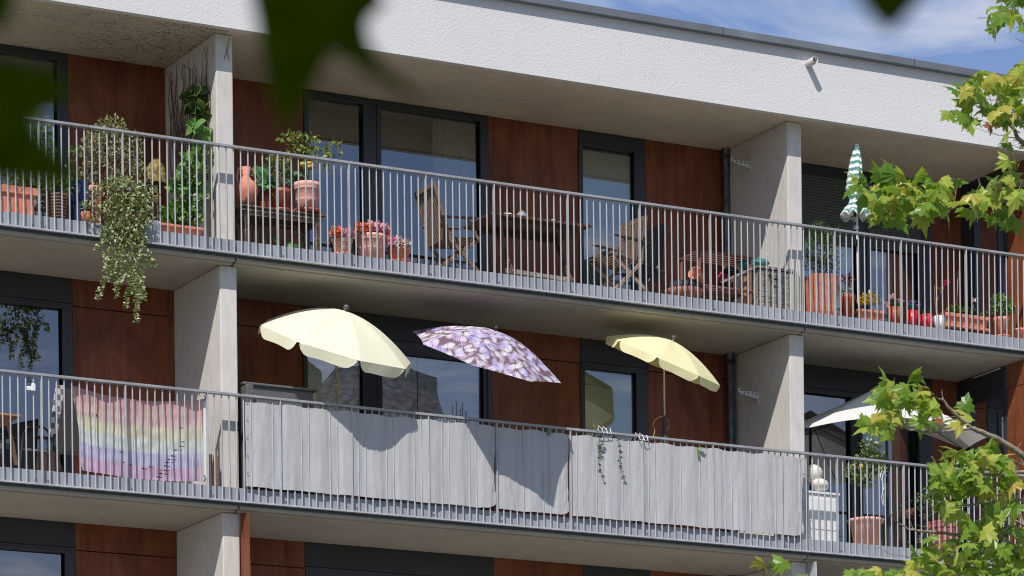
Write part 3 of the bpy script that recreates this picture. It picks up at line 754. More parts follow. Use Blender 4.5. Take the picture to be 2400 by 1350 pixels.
for j in range(NV+1):
    for i in range(NU+1):
        s_, r_ = i/NU, j/NV
        tp_ = TL.lerp(TR_, s_)+Vector((0, 0, -.095*math.sin(PI*s_)**.8)); bt = BL.lerp(BR, s_)+Vector((0, 0, -.045*math.sin(PI*s_)))
        lx = .05*math.sin(PI*r_)*(1-s_) 
        p = bt.lerp(tp_, r_)+Vector((lx*.9, .014*math.sin(s_*19+r_*3)+.010*noise.noise(Vector((s_*9, r_*9, 0))), 0))
        m.v.append(p); m.uv.append((s_, r_+.02*noise.noise(Vector((s_*4, r_*3, 4)))))
holes = set()
for (a, b, ln) in ((88, 30, 5), (84, 27, 7), (80, 22, 6), (78, 19, 8), (76, 16, 8), (73, 13, 9), (72, 9, 9), (70, 6, 10), (90, 34, 3), (60, 11, 5), (54, 9, 7), (38, 13, 4), (36, 22, 3), (14, 50, 4), (15, 49, 3), (88, 46, 4), (68, 3, 8), (44, 12, 4), (95, 8, 4)):
    for q in range(ln): holes.add((a+q, int(b*1.57))); 
    for q in range(ln//3): holes.add((a+q+1, int(b*1.57)+1))
for j in range(NV):
    for i in range(NU):
        if (i, j) in holes: continue
        q = j*(NU+1)+i; m.f.append((q, q+1, q+NU+2, q+NU+1))
fl = thing('rainbow_flag', (TL+BR)/2, 'faded torn rainbow flag tied inside the left middle railing', 'flag')
m.build('cloth', flagmat(), fl, smooth=True)
MB().bar(at(479, 934, .068), at(482, 1122, .075), .035, .004, (0, 1, 0)).build('hem', MT['white'], fl)
for u, v in ((166, 902), (478, 934), (478, 1122), (188, 1100)):
    p = at(u, v, .04); MB().tube([p+Vector((0, 0, -.03)), p+Vector((.01, -.03, .0)), p+Vector((0, 0, .04))], .006, 5).build('tie', MT['black'], fl)
# ------------------------------------------------------------------ pots and plants
def scatter(m, c, rx, rz, ry, nl, L, shape, lm=None, up=.2, outw=.6, curl=.15, wd=.6, hollow=.3):
    nl = int(nl*1.3)
    c = Vector(c)
    for _ in range(nl):
        while 1:
            a = Vector((random.uniform(-1, 1), random.uniform(-1, 1), random.uniform(-1, 1)))
            if a.length < 1 and (a.length > hollow or random.random() < .4): break
        p = c+Vector((a.x*rx, a.y*ry, a.z*rz)); d = (a.normalized()*outw+rdir(up)).normalized(); l = L*random.uniform(.6, 1.2)
        m.leaf(p, l, l*wd, d, rdir(.6), shape, curl)
def pot(parent, c, z0, z1, rt, rb, mat, kind='round', saucer=False, sat=None):
    h = z1-z0; c = Vector((c[0], c[1], z0)); n_ = 28; m = MB()
    if kind == 'round': pr = [(rb*.6, 0), (rb, 0), (rt*.93, h*.78), (rt*.96, h*.80), (rt, h*.82), (rt, h), (rt*.9, h), (rt*.86, h*.85)]; fl_ = 0
    elif kind == 'ribbed': pr = [(rb*.6, 0), (rb, 0), (rb+(rt*.9-rb)*.38, h*.40), (rb+(rt*.9-rb)*.38+.006, h*.42), (rb+(rt*.9-rb)*.42, h*.45), (rb+(rt*.9-rb)*.44+.006, h*.48), (rt*.88, h*.76), (rt*.98, h*.79), (rt*.93, h*.83), (rt*.98, h*.87), (rt, h*.9), (rt, h), (rt*.9, h), (rt*.86, h*.85)]; fl_ = 0
    elif kind == 'fluted': pr = [(rb*.6, 0), (rb, 0), (rt*.84, h*.82), (rt*.9, h*.86), (rt, h*.9), (rt, h), (rt*.9, h), (rt*.86, h*.85)]; fl_ = .02; n_ = 48
    elif kind == 'plain': pr = [(rb*.6, 0), (rb, 0), (rt, h), (rt*.92, h), (rt*.88, h*.8)]; fl_ = 0
    m.lathe(pr, c, n_, flute=fl_)
    o = m.build('pot', mat, parent, smooth=False)
    for p in o.data.polygons: p.use_smooth = True
    s = MB().lathe([(0, h*.86), (rt*.87, h*.86)], c, 20); s.build('soil', MT['soil'], parent)
    if saucer: MB().lathe([(rb*.7, -.001), (rb*1.25, -.001), (rb*1.42, h*.10), (rb*1.34, h*.10), (rb*1.2, .012), (0, .012)], c, 28).build('saucer', sat or mat, parent, smooth=True)
    return o
def trough(parent, x0, x1, y0, y1, z0, z1, mat, tray=False, ribs=True, taper=.05):
    m = MB(); h = z1-z0; t = taper
    def ring(z, i): return [(x0+i, y0+i, z), (x1-i, y0+i, z), (x1-i, y1-i, z), (x0+i, y1-i, z)]
    rings = [ring(z0, t), ring(z0+h*.72, t*.35+.008), ring(z0+h*.74, 0), ring(z1, 0), ring(z1, .022), ring(z0+h*.85, .03)]
    vs = [v for r in rings for v in r]; fs = [(3, 2, 1, 0)]
    for i in range(5):
        for j in range(4): fs.append((i*4+j, i*4+(j+1) % 4, (i+1)*4+(j+1) % 4, (i+1)*4+j))
    fs.append((20, 21, 22, 23))
    m.add(vs, fs)
    if ribs:
        k = int((x1-x0)/.05)
        for i in range(1, k):
            x = x0+t+(x1-x0-2*t)*i/k; m.bar((x, y0+t-.002, z0+.01), (x, y0+t*.35+.006, z0+h*.72), .010, .006, (0, 1, 0))
    o = m.build('trough', mat, parent, bevel=.006)
    MB().add([(x0+.03, y0+.03, z1-.02), (x1-.03, y0+.03, z1-.02), (x1-.03, y1-.03, z1-.02), (x0+.03, y1-.03, z1-.02)], [(0, 1, 2, 3)]).build('soil', MT['soil'], parent)
    if tray: MB().box(x0+t*.3, x1-t*.3, y0-.015, y1, z0-.002, z0+.03).build('tray', mat, parent, bevel=.006)
    return o
def plant(name, label, cat, group, u, vtop, wpx, y, fl, mat, kind, ratio=.72, saucer=False):
    """potted plant: rim centre (u,vtop) and rim width in photo units at depth y"""
    c = at(u, vtop, y); rt = wpx/ppm(c)/2
    t = thing(name, (c.x, y, fl), label, cat, group)
    pot(t, (c.x, y), fl, c.z, rt, rt*ratio, mat, kind, saucer)
    return t, c, rt
def fol(t, mat, blobs, y, L, shape, name='foliage', up=.2, ry=None, wd=.6, curl=.15, outw=.6):
    m = MB()
    for u, v, ru, rv, nl in blobs:
        c = at(u, v, y); s_ = ppm(c); scatter(m, c, ru/s_, rv/s_, ry or (ru/s_*.8), nl, L, shape, up=up, wd=wd, curl=curl, outw=outw)
    return m.build(name, mat, t)
def stems(t, lst, y, r=.006, mat=None, name='stem'):
    m = MB()
    for pts in lst: m.tube([at(u, v, y) for u, v in pts], [r*(1-.6*i/(len(pts)-1)) for i in range(len(pts))], 5)
    return m.build(name, mat or MT['stem'], t)
GP = 'potted plants on the balconies'
# --- top left balcony
y = .28
t = thing('window_box', (at(40, 470, y).x, y, FLOOR), 'terracotta trough with climbing leaves at the far left of the top balcony', 'planter', GP)
a = at(-20, 455, y); b = at(83, 447, y); trough(t, a.x, b.x, y-.1, y+.14, FLOOR, b.z, MT['terra'], ribs=False)
fol(t, LM['mid'], [(30, 415, 45, 35, 150), (75, 290, 45, 40, 220), (105, 345, 25, 50, 160), (60, 250, 12, 14, 20), (20, 330, 50, 60, 240), (110, 420, 30, 30, 90)], y, .055, 'oval')
stems(t, [[(70, 450), (80, 380), (70, 260)], [(40, 450), (60, 350), (105, 300)]], y)
t, c, rt = plant('basket', 'dark wicker basket of leafy plants beside the terracotta trough', 'planter', GP, 133, 458, 58, .3, FLOOR, MT['wicker'], 'plain', .8)
m = MB()
for i in range(9): m.lathe([(rt*(.8+.2*i/8)+.004, (c.z-FLOOR)*i/9+.004), (rt*(.8+.2*i/8)+.009, (c.z-FLOOR)*i/9+.012), (rt*(.8+.2*i/8)+.004, (c.z-FLOOR)*i/9+.02)], (c.x, .3, FLOOR), 24)
m.build('weave', MT['wicker'], t)
fol(t, LM['mid'], [(130, 430, 45, 30, 130), (165, 425, 25, 35, 90), (175, 360, 14, 25, 50)], .3, .05, 'oval')
y = .5
t, c, rt = plant('dried_shrub', 'tall half dried shrub growing above the top left railing', 'plant', GP, 215, 440, 50, y, FLOOR, MT['terra'], 'round')
fol(t, LM['dry'], [(262, 300, 38, 26, 230), (215, 350, 26, 45, 190), (255, 370, 50, 60, 330), (310, 350, 28, 42, 170), (320, 410, 20, 40, 120), (205, 420, 24, 40, 120)], y, .05, 'oval', curl=.6)
stems(t, [[(215, 445), (235, 380), (255, 290)], [(215, 445), (270, 400), (315, 330)], [(220, 445), (205, 380), (200, 330)], [(225, 445), (250, 400), (270, 300)]], y, .008, MT['twig'])
y = .36
p = at(186, 420, y); t = MB().box(p.x-.09, p.x+.09, y-.08, y+.08, FLOOR, p.z-.02); o = t.build('blue_bin', MT['blue'], None, bevel=.02); top(o, 'blue bin behind the balusters left of the trailing plant', 'bin')
t, c, rt = plant('orange_basket', 'small orange wicker pot at the foot of the trailing plant', 'planter', GP, 203, 498, 28, .2, FLOOR, MT['orangep'], 'plain', .8)
m = MB(); scatter(m, (c.x, .2, c.z+.08), .06, .08, .06, 30, .05, 'oval'); m.build('foliage', LM['mid'], t)
# trailing variegated plant: pot behind rail, mass hanging in front
y = -.07
c0 = at(295, 500, .12)
t = thing('trailing_plant', (c0.x, .12, FLOOR), 'variegated trailing plant spilling through the top left railing and hanging below the slab', 'plant', GP)
pot(t, (c0.x, .14), FLOOR, FLOOR+.2, .15, .12, MT['terra'])
fol(t, LM['ivy'], [(290, 450, 62, 38, 405), (300, 500, 66, 45, 567), (290, 550, 60, 35, 445), (280, 600, 40, 32, 110), (322, 595, 30, 40, 90), (345, 460, 30, 30, 70), (220, 480, 25, 40, 60)], y, .052, 'oval', up=-.1, ry=.09, curl=.45)
m = MB(); st = MB()
for u0, v0, u1, v1 in ((258, 600, 233, 705), (275, 620, 250, 660), (268, 620, 270, 700), (302, 620, 300, 725), (318, 620, 315, 757), (328, 610, 328, 705), (335, 600, 336, 705), (345, 600, 365, 630), (300, 610, 306, 690), (288, 610, 280, 670), (240, 560, 228, 590), (312, 620, 322, 715), (250, 590, 245, 640)):
    pts = [at(u0+(u1-u0)*f+5*math.sin(f*5+u0), v0+(v1-v0)*f, y-.03) for f in (0, .25, .5, .75, 1)]
    st.tube(pts, .0025, 4); q = int(abs(v1-v0)/7)+3
    for i in range(q):
        f = (i+.5)/q; p = at(u0+(u1-u0)*f+5*math.sin(f*5+u0), v0+(v1-v0)*f, y-.03)
        for s_ in (-1, 1): m.leaf(p, 0.052*random.uniform(.7, 1.1), .040, Vector((s_, random.uniform(-.6, .3), random.uniform(-.2, .6))), rdir(.5), 'oval', .5)
m.build('hanging_strand', LM['ivy'], t); st.build('stem', MT['stem'], t)
# yellow rag on stick
y = .75; c = at(368, 375, y)
t = thing('yellow_cloth', (c.x, y, FLOOR), 'faded yellow cloth draped over a stick in front of the wood panel', 'cloth')
MB().tube([(c.x, y, FLOOR), (c.x, y, c.z)], .012, 6).build('stick', MT['twig'], t)
m = MB(); n_ = 20
for i, (zz, r) in enumerate(((0, .02), (-.06, .07), (-.15, .10), (-.28, .12))):
    for j in range(n_):
        th = 2*PI*j/n_; rr = r*(1+.38*math.sin(th*5)+.15*math.sin(th*9)); m.v.append(c+Vector((rr*math.cos(th), rr*math.sin(th)*.6, zz+.02*math.sin(th*3))))
for i in range(3):
    for j in range(n_): m.f.append((i*n_+j, (i+1)*n_+j, (i+1)*n_+(j+1) % n_, i*n_+(j+1) % n_))
m.build('cloth', MT['yellow'], t, smooth=True)
p = at(357, 528, .1); t = MB().box(p.x-.09, p.x+.09, .06, .13, p.z-.12, p.z+.06); o = t.build('plastic_bag', MT['white'], None, bevel=.03); top(o, 'white and blue plastic bag beside the trailing plant', 'bag')
# bean plant in trough and climber on fin
y = .3
t = thing('climbing_plant', (at(430, 540, y).x, y, FLOOR), 'climbing bean with broad heart leaves growing up the left concrete fin', 'plant', GP)
a = at(372, 532, y-.1); b = at(478, 540, y-.1); trough(t, a.x, b.x, y-.12, y+.1, FLOOR, FLOOR+.12, MT['terra'], ribs=False)
fol(t, LM['heart'], [(450, 400, 36, 45, 90), (440, 460, 46, 45, 120), (430, 505, 50, 28, 90), (470, 350, 22, 25, 30), (395, 505, 16, 22, 35)], y, .095, 'heart', up=.0, wd=.8, ry=.12)
fol(t, LM['heart'], [(462, 300, 24, 18, 12)], y-.02, .14, 'heart', up=-.3, wd=.9, ry=.05)
fol(t, LM['dark'], [(462, 215, 20, 20, 14), (450, 240, 22, 28, 22), (468, 265, 14, 16, 12)], .42, .12, 'heart', up=-.3, wd=.9, ry=.08)
stems(t, [[(440, 540), (450, 450), (460, 300), (455, 200)], [(460, 540), (480, 420), (470, 320)]], y+.05)
m = MB(); FXl = FX-FT-.030
random.seed(3)
for i in range(46):
    yy = random.uniform(.40, 1.45); zz = random.uniform(.9, 1.5); pts = []
    z_t = random.uniform(1.9, 2.56)
    k_ = 7
    for j in range(k_):
        f = j/(k_-1); yy += random.uniform(-.065, .065); pts.append((FXl-.02*random.random(), yy, zz+(z_t-zz)*f))
    m.tube(pts, [.009-.006*j/(k_-1) for j in range(k_)], 4)
for i in range(14):
    yy = random.uniform(.4, 1.2); zz = random.uniform(1.9, 2.4); m.tube([(FXl, yy, zz), (FXl-.01, yy+random.uniform(-.2, .2), zz+.13)], .003, 4)
m.tube([(FX-.06, .19, 2.57), (FX-.10, .188, 2.42), (FX-.13, .19, 2.32)], .004, 4); m.tube([(FX-.10, .188, 2.45), (FX-.07, .186, 2.30)], .0035, 4)
m.build('dead_vine', MT['twig'], t)
random.seed(11)
# --- top central balcony
def sidetable():
    y0, y1 = .30, .78; a = at(567, 478, y0); b = at(765, 502, y0); zt = (a.z+b.z)/2
    t = thing('side_table', ((a.x+b.x)/2, .55, FLOOR), 'weathered wooden side table with turned legs holding pots beside the left fin', 'table')
    MB().box(a.x, b.x, y0, y1, zt-.022, zt).build('table_top', MT['oldwood'], t, bevel=.006)
    m = MB().box(a.x+.05, b.x-.05, y0+.035, y0+.055, zt-.11, zt-.022).box(a.x+.05, b.x-.05, y1-.055, y1-.035, zt-.11, zt-.022).box(a.x+.05, a.x+.07, y0+.055, y1-.055, zt-.11, zt-.022).box(b.x-.07, b.x-.05, y0+.055, y1-.055, zt-.11, zt-.022)
    m.build('apron', MT['oldwood'], t)
    MB().box(a.x+.02, b.x-.02, y0+.012, y0+.034, zt-.066, zt-.05).build('moulding', MT['oldwood'], t)
    for X in (a.x+.09, b.x-.09):
        for Y in (y0+.06, y1-.06):
            MB().lathe([(.012, 0), (.022, .0), (.02, .03), (.03, .05), (.032, .16), (.03, .22), (.018, .24), (.03, .26), (.02, .28), (.034, .30), (.034, zt-FLOOR-.03)], (X, Y, FLOOR), 12).build('leg', MT['oldwood'], t, smooth=True)
    m = MB()
    for i in range(9): X = a.x+.08+i*.05; m.box(X, X+.02, .6, .62, FLOOR, zt-.2)
    m.build('back_slats', MT['oldwood'], t)
    # arched brace
    m = MB(); cx = (a.x+b.x)/2+.1
    m.tube([(cx-.32, .5, FLOOR), (cx-.25, .5, zt-.24), (cx-.1, .5, zt-.13), (cx+.12, .5, zt-.13), (cx+.25, .5, zt-.24), (cx+.3, .5, FLOOR)], .015, 6).build('arched_brace', MT['teak_dark'], t)
    return zt
zt = sidetable()
# amphora
y = .42; c = at(577, 440, y); s_ = ppm(c); zb = zt
H = at(576, 392, y).z-zb
t = thing('amphora', (c.x, y, zb), 'terracotta amphora jug with two handles standing on the side table', 'jug')
m = MB().lathe([(0, 0), (.065, 0), (.10, .07), (.135, .16), (.140, .22), (.115, .28), (.06, .33), (.04, .37), (.055, H), (.044, H), (.03, .36)], (c.x, y, zb), 28)
m.build('body', MT['terra'], t, smooth=True)
for sg in (-1, 1): MB().tube([(c.x+sg*.04, y, zb+H-.03), (c.x+sg*.09, y, zb+H-.015), (c.x+sg*.125, y, zb+.34), (c.x+sg*.105, y, zb+.27)], .015, 8).build('handle', MT['terra'], t, smooth=True)
def tplant(name, label, u, vtop, w, y, mat, kind, ratio, sa, g=GP):
    c = at(u, vtop, y); rt = w/ppm(c)/2; t = thing(name, (c.x, y, zt), label, 'plant', g); pot(t, (c.x, y), zt+.001+(.012 if sa else 0), c.z, rt, rt*ratio, mat, kind, sa, MT['terra_dark']); return t, c, rt
t, c, rt = tplant('potted_courgette', 'courgette plant with broad lobed leaves in a brown pot next to the amphora', 622, 452, 52, .6, MT['terra_dark'], 'plain', .8, False)
fol(t, LM['zucc'], [(605, 425, 24, 22, 7), (625, 440, 24, 14, 7), (617, 405, 14, 12, 4)], .5, .15, 'lobed', up=.2, wd=.75, ry=.08)
t, c, rt = tplant('potted_tomato', 'small leggy tomato plant in a dark red pot, middle of the side table', 658, 445, 46, .48, MT['terra_dark'], 'round', .72, True)
fol(t, LM['tomato'], [(655, 378, 30, 12, 45), (640, 372, 18, 8, 20), (660, 400, 24, 18, 40), (650, 425, 22, 16, 40)], .48, .05, 'oval')
fol(t, LM['zucc'], [(685, 415, 24, 14, 8), (678, 400, 12, 10, 3)], .5, .14, 'lobed', wd=.75, ry=.05)
stems(t, [[(655, 445), (652, 400), (640, 372)], [(660, 445), (662, 400), (675, 378)]], .48, .005)
stems(t, [[(657, 445), (657, 347)], [(668, 445), (668, 348)]], .48, .006, MT['redwood'], 'cane')
t, c, rt = tplant('potted_tomato', 'large tomato plant with ripening fruit in a pink ribbed pot, right on the side table', 719, 431, 64, .42, MT['terra_pink'], 'ribbed', .78, True)
y = .42
fol(t, LM['tomato'], [(700, 318, 26, 12, 26), (672, 322, 20, 7, 14), (712, 342, 20, 14, 24), (688, 347, 16, 8, 12), (726, 366, 14, 14, 14), (745, 350, 12, 8, 9), (780, 341, 16, 9, 16), (757, 362, 14, 8, 9), (790, 358, 7, 13, 8), (763, 395, 8, 12, 6), (733, 322, 14, 7, 8)], y, .075, 'oval', up=-.3, curl=.4, ry=.08)
stems(t, [[(722, 432), (720, 380), (705, 320)], [(722, 400), (750, 372), (785, 345)], [(715, 432), (712, 400), (714, 360)], [(760, 365), (763, 395)], [(718, 350), (680, 325)]], y, .008)
stems(t, [[(722, 440), (718, 330)]], y, .006, MT['redwood'], 'cane')
for u, v, r, cc in ((709, 385, 7, 'yellowf'), (725, 383, 6.5, 'orange'), (731, 391, 8, 'darkred'), (725, 391, 6, 'tomato'), (762, 368, 6, 'tomato'), (702, 353, 4, 'tomato')):
    c = at(u, v, y-.06); r = r/ppm(c); m_ = {'yellowf': M('green yellow tomato', (.45, .42, .08), .3), 'orange': M('orange tomato', (.7, .3, .04), .3), 'darkred': M('red tomato', (.55, .05, .03), .3), 'tomato': M('green tomato', (.3, .38, .08), .3)}[cc]
    MB().lathe([(0, -r*.9), (r*.7, -r*.65), (r, 0), (r*.75, r*.6), (0, r*.8)], c, 12).build('tomato', m_, t, smooth=True)
# watering can (green) under the table
y = .5; c = at(683, 560, y)
t = thing('watering_can', (c.x, y, FLOOR), 'green plastic watering can under the side table', 'watering can')
MB().lathe([(0, 0), (.11, 0), (.11, .12), (.05, .16), (.04, .16)], (c.x, y, FLOOR), 20).build('body', MT['green'], t, smooth=True)
MB().tube([(c.x-.12, y, FLOOR+.05), (c.x-.26, y-.02, FLOOR+.2)], [.025, .014], 8).build('spout', MT['green'], t); MB().bar((c.x-.24, y-.02, FLOOR+.19), (c.x-.16, y-.02, FLOOR+.22), .04, .03).build('rose', MT['green'], t)
MB().tube([(c.x-.02, y, FLOOR+.22), (c.x+.08, y, FLOOR+.27), (c.x+.17, y, FLOOR+.2), (c.x+.12, y, FLOOR+.06)], .012, 8).build('handle', MT['green'], t)
# begonias
for u, v, w_, hgt, mt, kd, fm, lab, b1, b2 in ((802, 562, 50, 0, 'terra_pink', 'ribbed', ('orange', 'pink'), 'orange and pink begonias in the left small terracotta pot on the floor', (790, 548), (815, 550)),
        (870, 554, 76, 0, 'terra_pink', 'ribbed', ('orange', 'pink'), 'orange and pink begonias overflowing the large ribbed terracotta pot', (853, 536), (885, 535)),
        (934, 584, 56, 0, 'terra', 'round', ('pink', 'whitef'), 'white begonias with one pink bloom in the small orange pot', (915, 568), (940, 572))):
    y = .22; t, c, rt = plant('potted_begonia', lab, 'plant', 'begonia pots on the top central balcony', u, v, w_, y, FLOOR, MT[mt], kd, .74, w_ < 60)
    fol(t, LM['mid'], [(u, v-6, w_*.55, 9, 46)], y, .05, 'oval', up=.1)
    k_ = w_/60
    fol(t, LM[fm[0]], [(b1[0], b1[1]-3, 18*k_, 10, int(110*k_))], y-.10, .050, 'heart', 'blossom', wd=.8, ry=.05)
    fol(t, LM[fm[1]], [(b2[0], b2[1]-3, 22*k_, 10, int(120*k_))], y-.10, .050, 'heart', 'blossom', wd=.8, ry=.05)
    if w_ > 60: fol(t, LM['orange'], [(905, 549, 7, 10, 18)], y-.08, .050, 'heart', 'blossom', wd=.8, ry=.03)
# folding chairs
def chair(name, X, Y, ang, zf, matA, label, back_h=1.02, rec=.32, matB=None, group='wooden folding armchairs'):
    t = thing(name, (X, Y, zf), label, 'chair', group)
    ca, sa = math.cos(ang), math.sin(ang)
    def w_(x, yy, z): return Vector((X+x*ca-yy*sa, Y+x*sa+yy*ca, zf+z))
    hw = .26; matB = matB or matA
    for s_ in (-1, 1):
        MB().bar(w_(-rec, s_*hw, back_h), w_(-.12, s_*hw, .40), .028, .045).build('back_post', matA, t, bevel=.004)
        MB().bar(w_(-.12, s_*hw, .40), w_(.30, s_*hw, 0), .026, .045).build('leg', matB, t, bevel=.004)
        MB().bar(w_(.30, s_*(hw-.035), .44), w_(-.30, s_*(hw-.035), 0), .026, .045).build('leg', matB, t, bevel=.004)
        MB().add([w_(-.24, s_*hw-.03, .645), w_(.20, s_*hw-.035, .675), w_(.30, s_*hw, .675), w_(.20, s_*hw+.035, .675), w_(-.24, s_*hw+.03, .645),
                  w_(-.24, s_*hw-.03, .665), w_(.20, s_*hw-.035, .695), w_(.30, s_*hw, .695), w_(.20, s_*hw+.035, .695), w_(-.24, s_*hw+.03, .665)],
                 [(4, 3, 2, 1, 0), (5, 6, 7, 8, 9), (0, 1, 6, 5), (1, 2, 7, 6), (2, 3, 8, 7), (3, 4, 9, 8), (4, 0, 5, 9)]).build('armrest', matA, t, bevel=.005)
        MB().bar(w_(.12, s_*hw, .665), w_(.27, s_*hw, .43), .022, .035).build('arm_support', matA, t)
    m = MB()
    m.bar(w_(-rec, -hw, back_h-.02), w_(-rec, hw, back_h-.02), .03, .06).bar(w_(-.14, -hw, .44), w_(-.14, hw, .44), .026, .04)
    for i in range(9):
        yy = -hw+.03+(2*hw-.06)*i/8; m.bar(w_(-rec+.01, yy, back_h-.03), w_(-.15, yy, .45), .032, .012, w_(1, 0, 0)-w_(0, 0, 0))
    m.build('backrest', matA, t)
    m = MB()
    for s_ in (-1, 1): m.bar(w_(.32, s_*(hw-.06), .44), w_(-.14, s_*(hw-.06), .40), .024, .035)
    for i in range(9):
        f = i/8; m.bar(w_(.32-.44*f, -hw+.03, .465-.04*f), w_(.32-.44*f, hw-.03, .465-.04*f), .036, .014)
    m.build('seat', matA, t)
    MB().bar(w_(-.24, -hw+.03, .07), w_(-.24, hw-.03, .07), .022, .03).build('stretcher', matA, t)
    return t
c = at(1045, 590, .6)
chair('folding_chair', c.x+.02, .55, R(-2), FLOOR-.0, MT['oldteak'], 'slatted teak folding armchair left of the table, seen from behind', 1.06)
c = at(1455, 600, .55)
chair('folding_chair', c.x-.02, .50, R(186), FLOOR-.0, MT['oldteak'], 'slatted teak folding armchair right of the table, facing it', .99, .20, MT['paleteak'])
# black recliner
y = .8
t = thing('recliner', (at(1530, 650, y).x, y, FLOOR), 'black mesh reclining garden chair behind the right teak chair', 'chair')
A = at(1512, 540, y); Bp = at(1553, 528, y+.1); C_ = at(1552, 640, y); D = at(1495, 655, y-.1)
bk = [at(1508, 545, .62), at(1556, 525, 1.05), at(1548, 660, 1.05), at(1500, 660, .62)]
MB().add([bk[0], bk[1], bk[2], bk[3]], [(0, 1, 2, 3)]).build('backrest', MT['black'], t, solid=.012)
MB().tube([bk[3], bk[0], bk[1], bk[2]], .013, 8).build('frame', MT['blackmetal'], t)
MB().add([at(1440, 640, .62), at(1505, 640, .62), at(1535, 650, 1.0), at(1470, 650, 1.0)], [(0, 1, 2, 3)]).build('seat', MT['black'], t, solid=.012)
for a_, b_ in (((1490, 612), (1556, 640)), ((1500, 640), (1548, 690)), ((1545, 620), (1500, 690))):
    MB().tube([at(*a_, .6), at(*b_, .62)], .010, 6).build('leg', MT['blackmetal'], t)
MB().bar(at(1488, 612, .58), at(1552, 636, .6), .04, .02).build('armrest', MT['blackmetal'], t)
# dining table
y0 = .10; Bc = at(1152, 497, y0); Cc = at(1388, 526, y0); zt2 = (Bc.z+Cc.z)/2; x0, x1 = Bc.x, Cc.x; y1 = .86
t = thing('garden_table', ((x0+x1)/2, .48, FLOOR), 'dark slatted wooden garden table close to the railing', 'table')
m = MB(); k_ = 12
for i in range(k_):
    a_ = x0+(x1-x0)*i/k_; m.box(a_+.004, a_+(x1-x0)/k_-.004, y0+.02, y1-.02, zt2-.018, zt2)
m.box(x0, x1, y0, y0+.018, zt2-.03, zt2).box(x0, x1, y1-.018, y1, zt2-.03, zt2)
m.build('table_top', MT['teak_dark'], t)
MB().box(x0+.2, x1-.2, y0+.12, y0+.14, zt2-.10, zt2-.03).box(x0+.2, x1-.2, y1-.14, y1-.12, zt2-.10, zt2-.03).build('apron', MT['teak_dark'], t)
for X in (x0+.27, x1-.32):
    MB().bar((X-.08, y0+.10, zt2-.03), (X+.22, y1-.2, FLOOR), .03, .05).build('leg', MT['teak_dark'], t)
    MB().bar((X+.10, y1-.18, zt2-.03), (X+.10, y0+.12, FLOOR), .03, .05).build('leg', MT['teak_dark'], t)
MB().bar((x0+.3, .3, FLOOR+.10), (x1-.15, .3, FLOOR+.08), .03, .05).build('stretcher', MT['crate'], t)
def ontable(name, u, r, h, mat, label, cat, prof=None, yy=.3):
    c = at(u, 497+(u-1152)*.123, yy); k = 1
    m = MB().lathe(prof or [(0, 0), (r*.7, 0), (r, h*.4), (r, h), (r*.92, h), (r*.6, h*.2)], (c.x, yy, zt2+.001), 20)
    o = m.build(name, mat, None, smooth=True); o.location = (0, 0, 0); return top(o, label, cat)
ontable('bowl', 1188, .060, .055, MT['white'], 'white bowl on the garden table', 'bowl')
gl = M('frosted silvery glass', (.55, .58, .55), .15, .3, 30, metal=.5)
ontable('glass_lantern', 1223, .07, .11, gl, 'round glass lantern jar between the bowl and the small cup', 'lantern', [(0, 0), (.045, 0), (.068, .035), (.068, .07), (.04, .10), (.03, .115), (.028, .1)])
ontable('cup', 1296, .03, .06, MT['white'], 'small white cup near the right end of the garden table', 'cup')
# right clutter: bowl, cart, crate, tarp
y = .35
c = at(1602, 668, y); r = 46/ppm(c)
t = thing('fire_bowl', (c.x, y, FLOOR), 'wide terracotta bowl with a dark rim and lid behind the balusters', 'bowl')
MB().lathe([(0, 0), (r*.55, 0), (r*.9, .07), (r, .14), (r*.9, .14)], (c.x, y, FLOOR), 28).build('bowl', M('shade darkened terracotta', (.33, .12, .075), .6, .2, 12), t, smooth=True)  # terracotta colour darkened to carry the shade the bowl stands in
MB().lathe([(r*.9, .14), (r*.97, .17), (r*.8, .24), (0, .29)], (c.x+.02, y+.05, FLOOR), 28).build('lid', MT['black'], t, smooth=True)
y0, y1 = .28, .72; a = at(1637, 588, y0); b = at(1760, 592, y0)
x0, x1, zc = a.x, b.x, a.z
t = thing('serving_cart', ((x0+x1)/2, .5, FLOOR), 'reddish slatted wooden shelf stacked with garden odds and ends', 'shelf')
for X in (x0, x1-.03):
    for Y in (y0, y1): MB().box(X, X+.03, Y-.015, Y+.015, FLOOR, zc).build('leg', MT['redwood'], t, bevel=.004)
for q, zz in enumerate((zc, FLOOR+.22)):
    m = MB()
    for i in range(6): Y = y0+(y1-y0)*i/5; m.box(x0-.02, x1+.01, Y-.028, Y+.028, zz-.012, zz+.006)
    m.build('shelf_board', MT['redwood'], t)
def lump(name, u, v, y, ru, rv, mat, label, cat, seed=0):
    c = at(u, v, y); s_ = ppm(c); m = MB(); a_, b_ = 14, 9
    for i in range(b_+1):
        for j in range(a_):
            th = 2*PI*j/a_; ph = PI*i/b_; d = Vector((math.sin(ph)*math.cos(th), math.sin(ph)*math.sin(th), math.cos(ph)))
            k = 1+.28*noise.noise(d*2.2+Vector((seed, 0, 0))); m.v.append(c+Vector((d.x*ru/s_*k, d.y*ru/s_*.7*k, d.z*rv/s_*k)))
    for i in range(b_):
        for j in range(a_): m.f.append((i*a_+j, (i+1)*a_+j, (i+1)*a_+(j+1) % a_, i*a_+(j+1) % a_))
    o = m.build(name, mat); return top(o, label, cat)
lump('teal_bag', 1748, 618, .45, 20, 15, MT['teal'], 'crumpled teal tarpaulin bag, left one on the crate', 'bag', 1)
lump('teal_bag', 1785, 615, .55, 20, 10, MT['teal'], 'flat teal tarpaulin bag, right one on the crate', 'bag', 4)
lump('red_cushion', 1692, 650, .55, 12, 16, MT['red'], 'dark red cushion on the slatted shelf', 'cushion', 2)
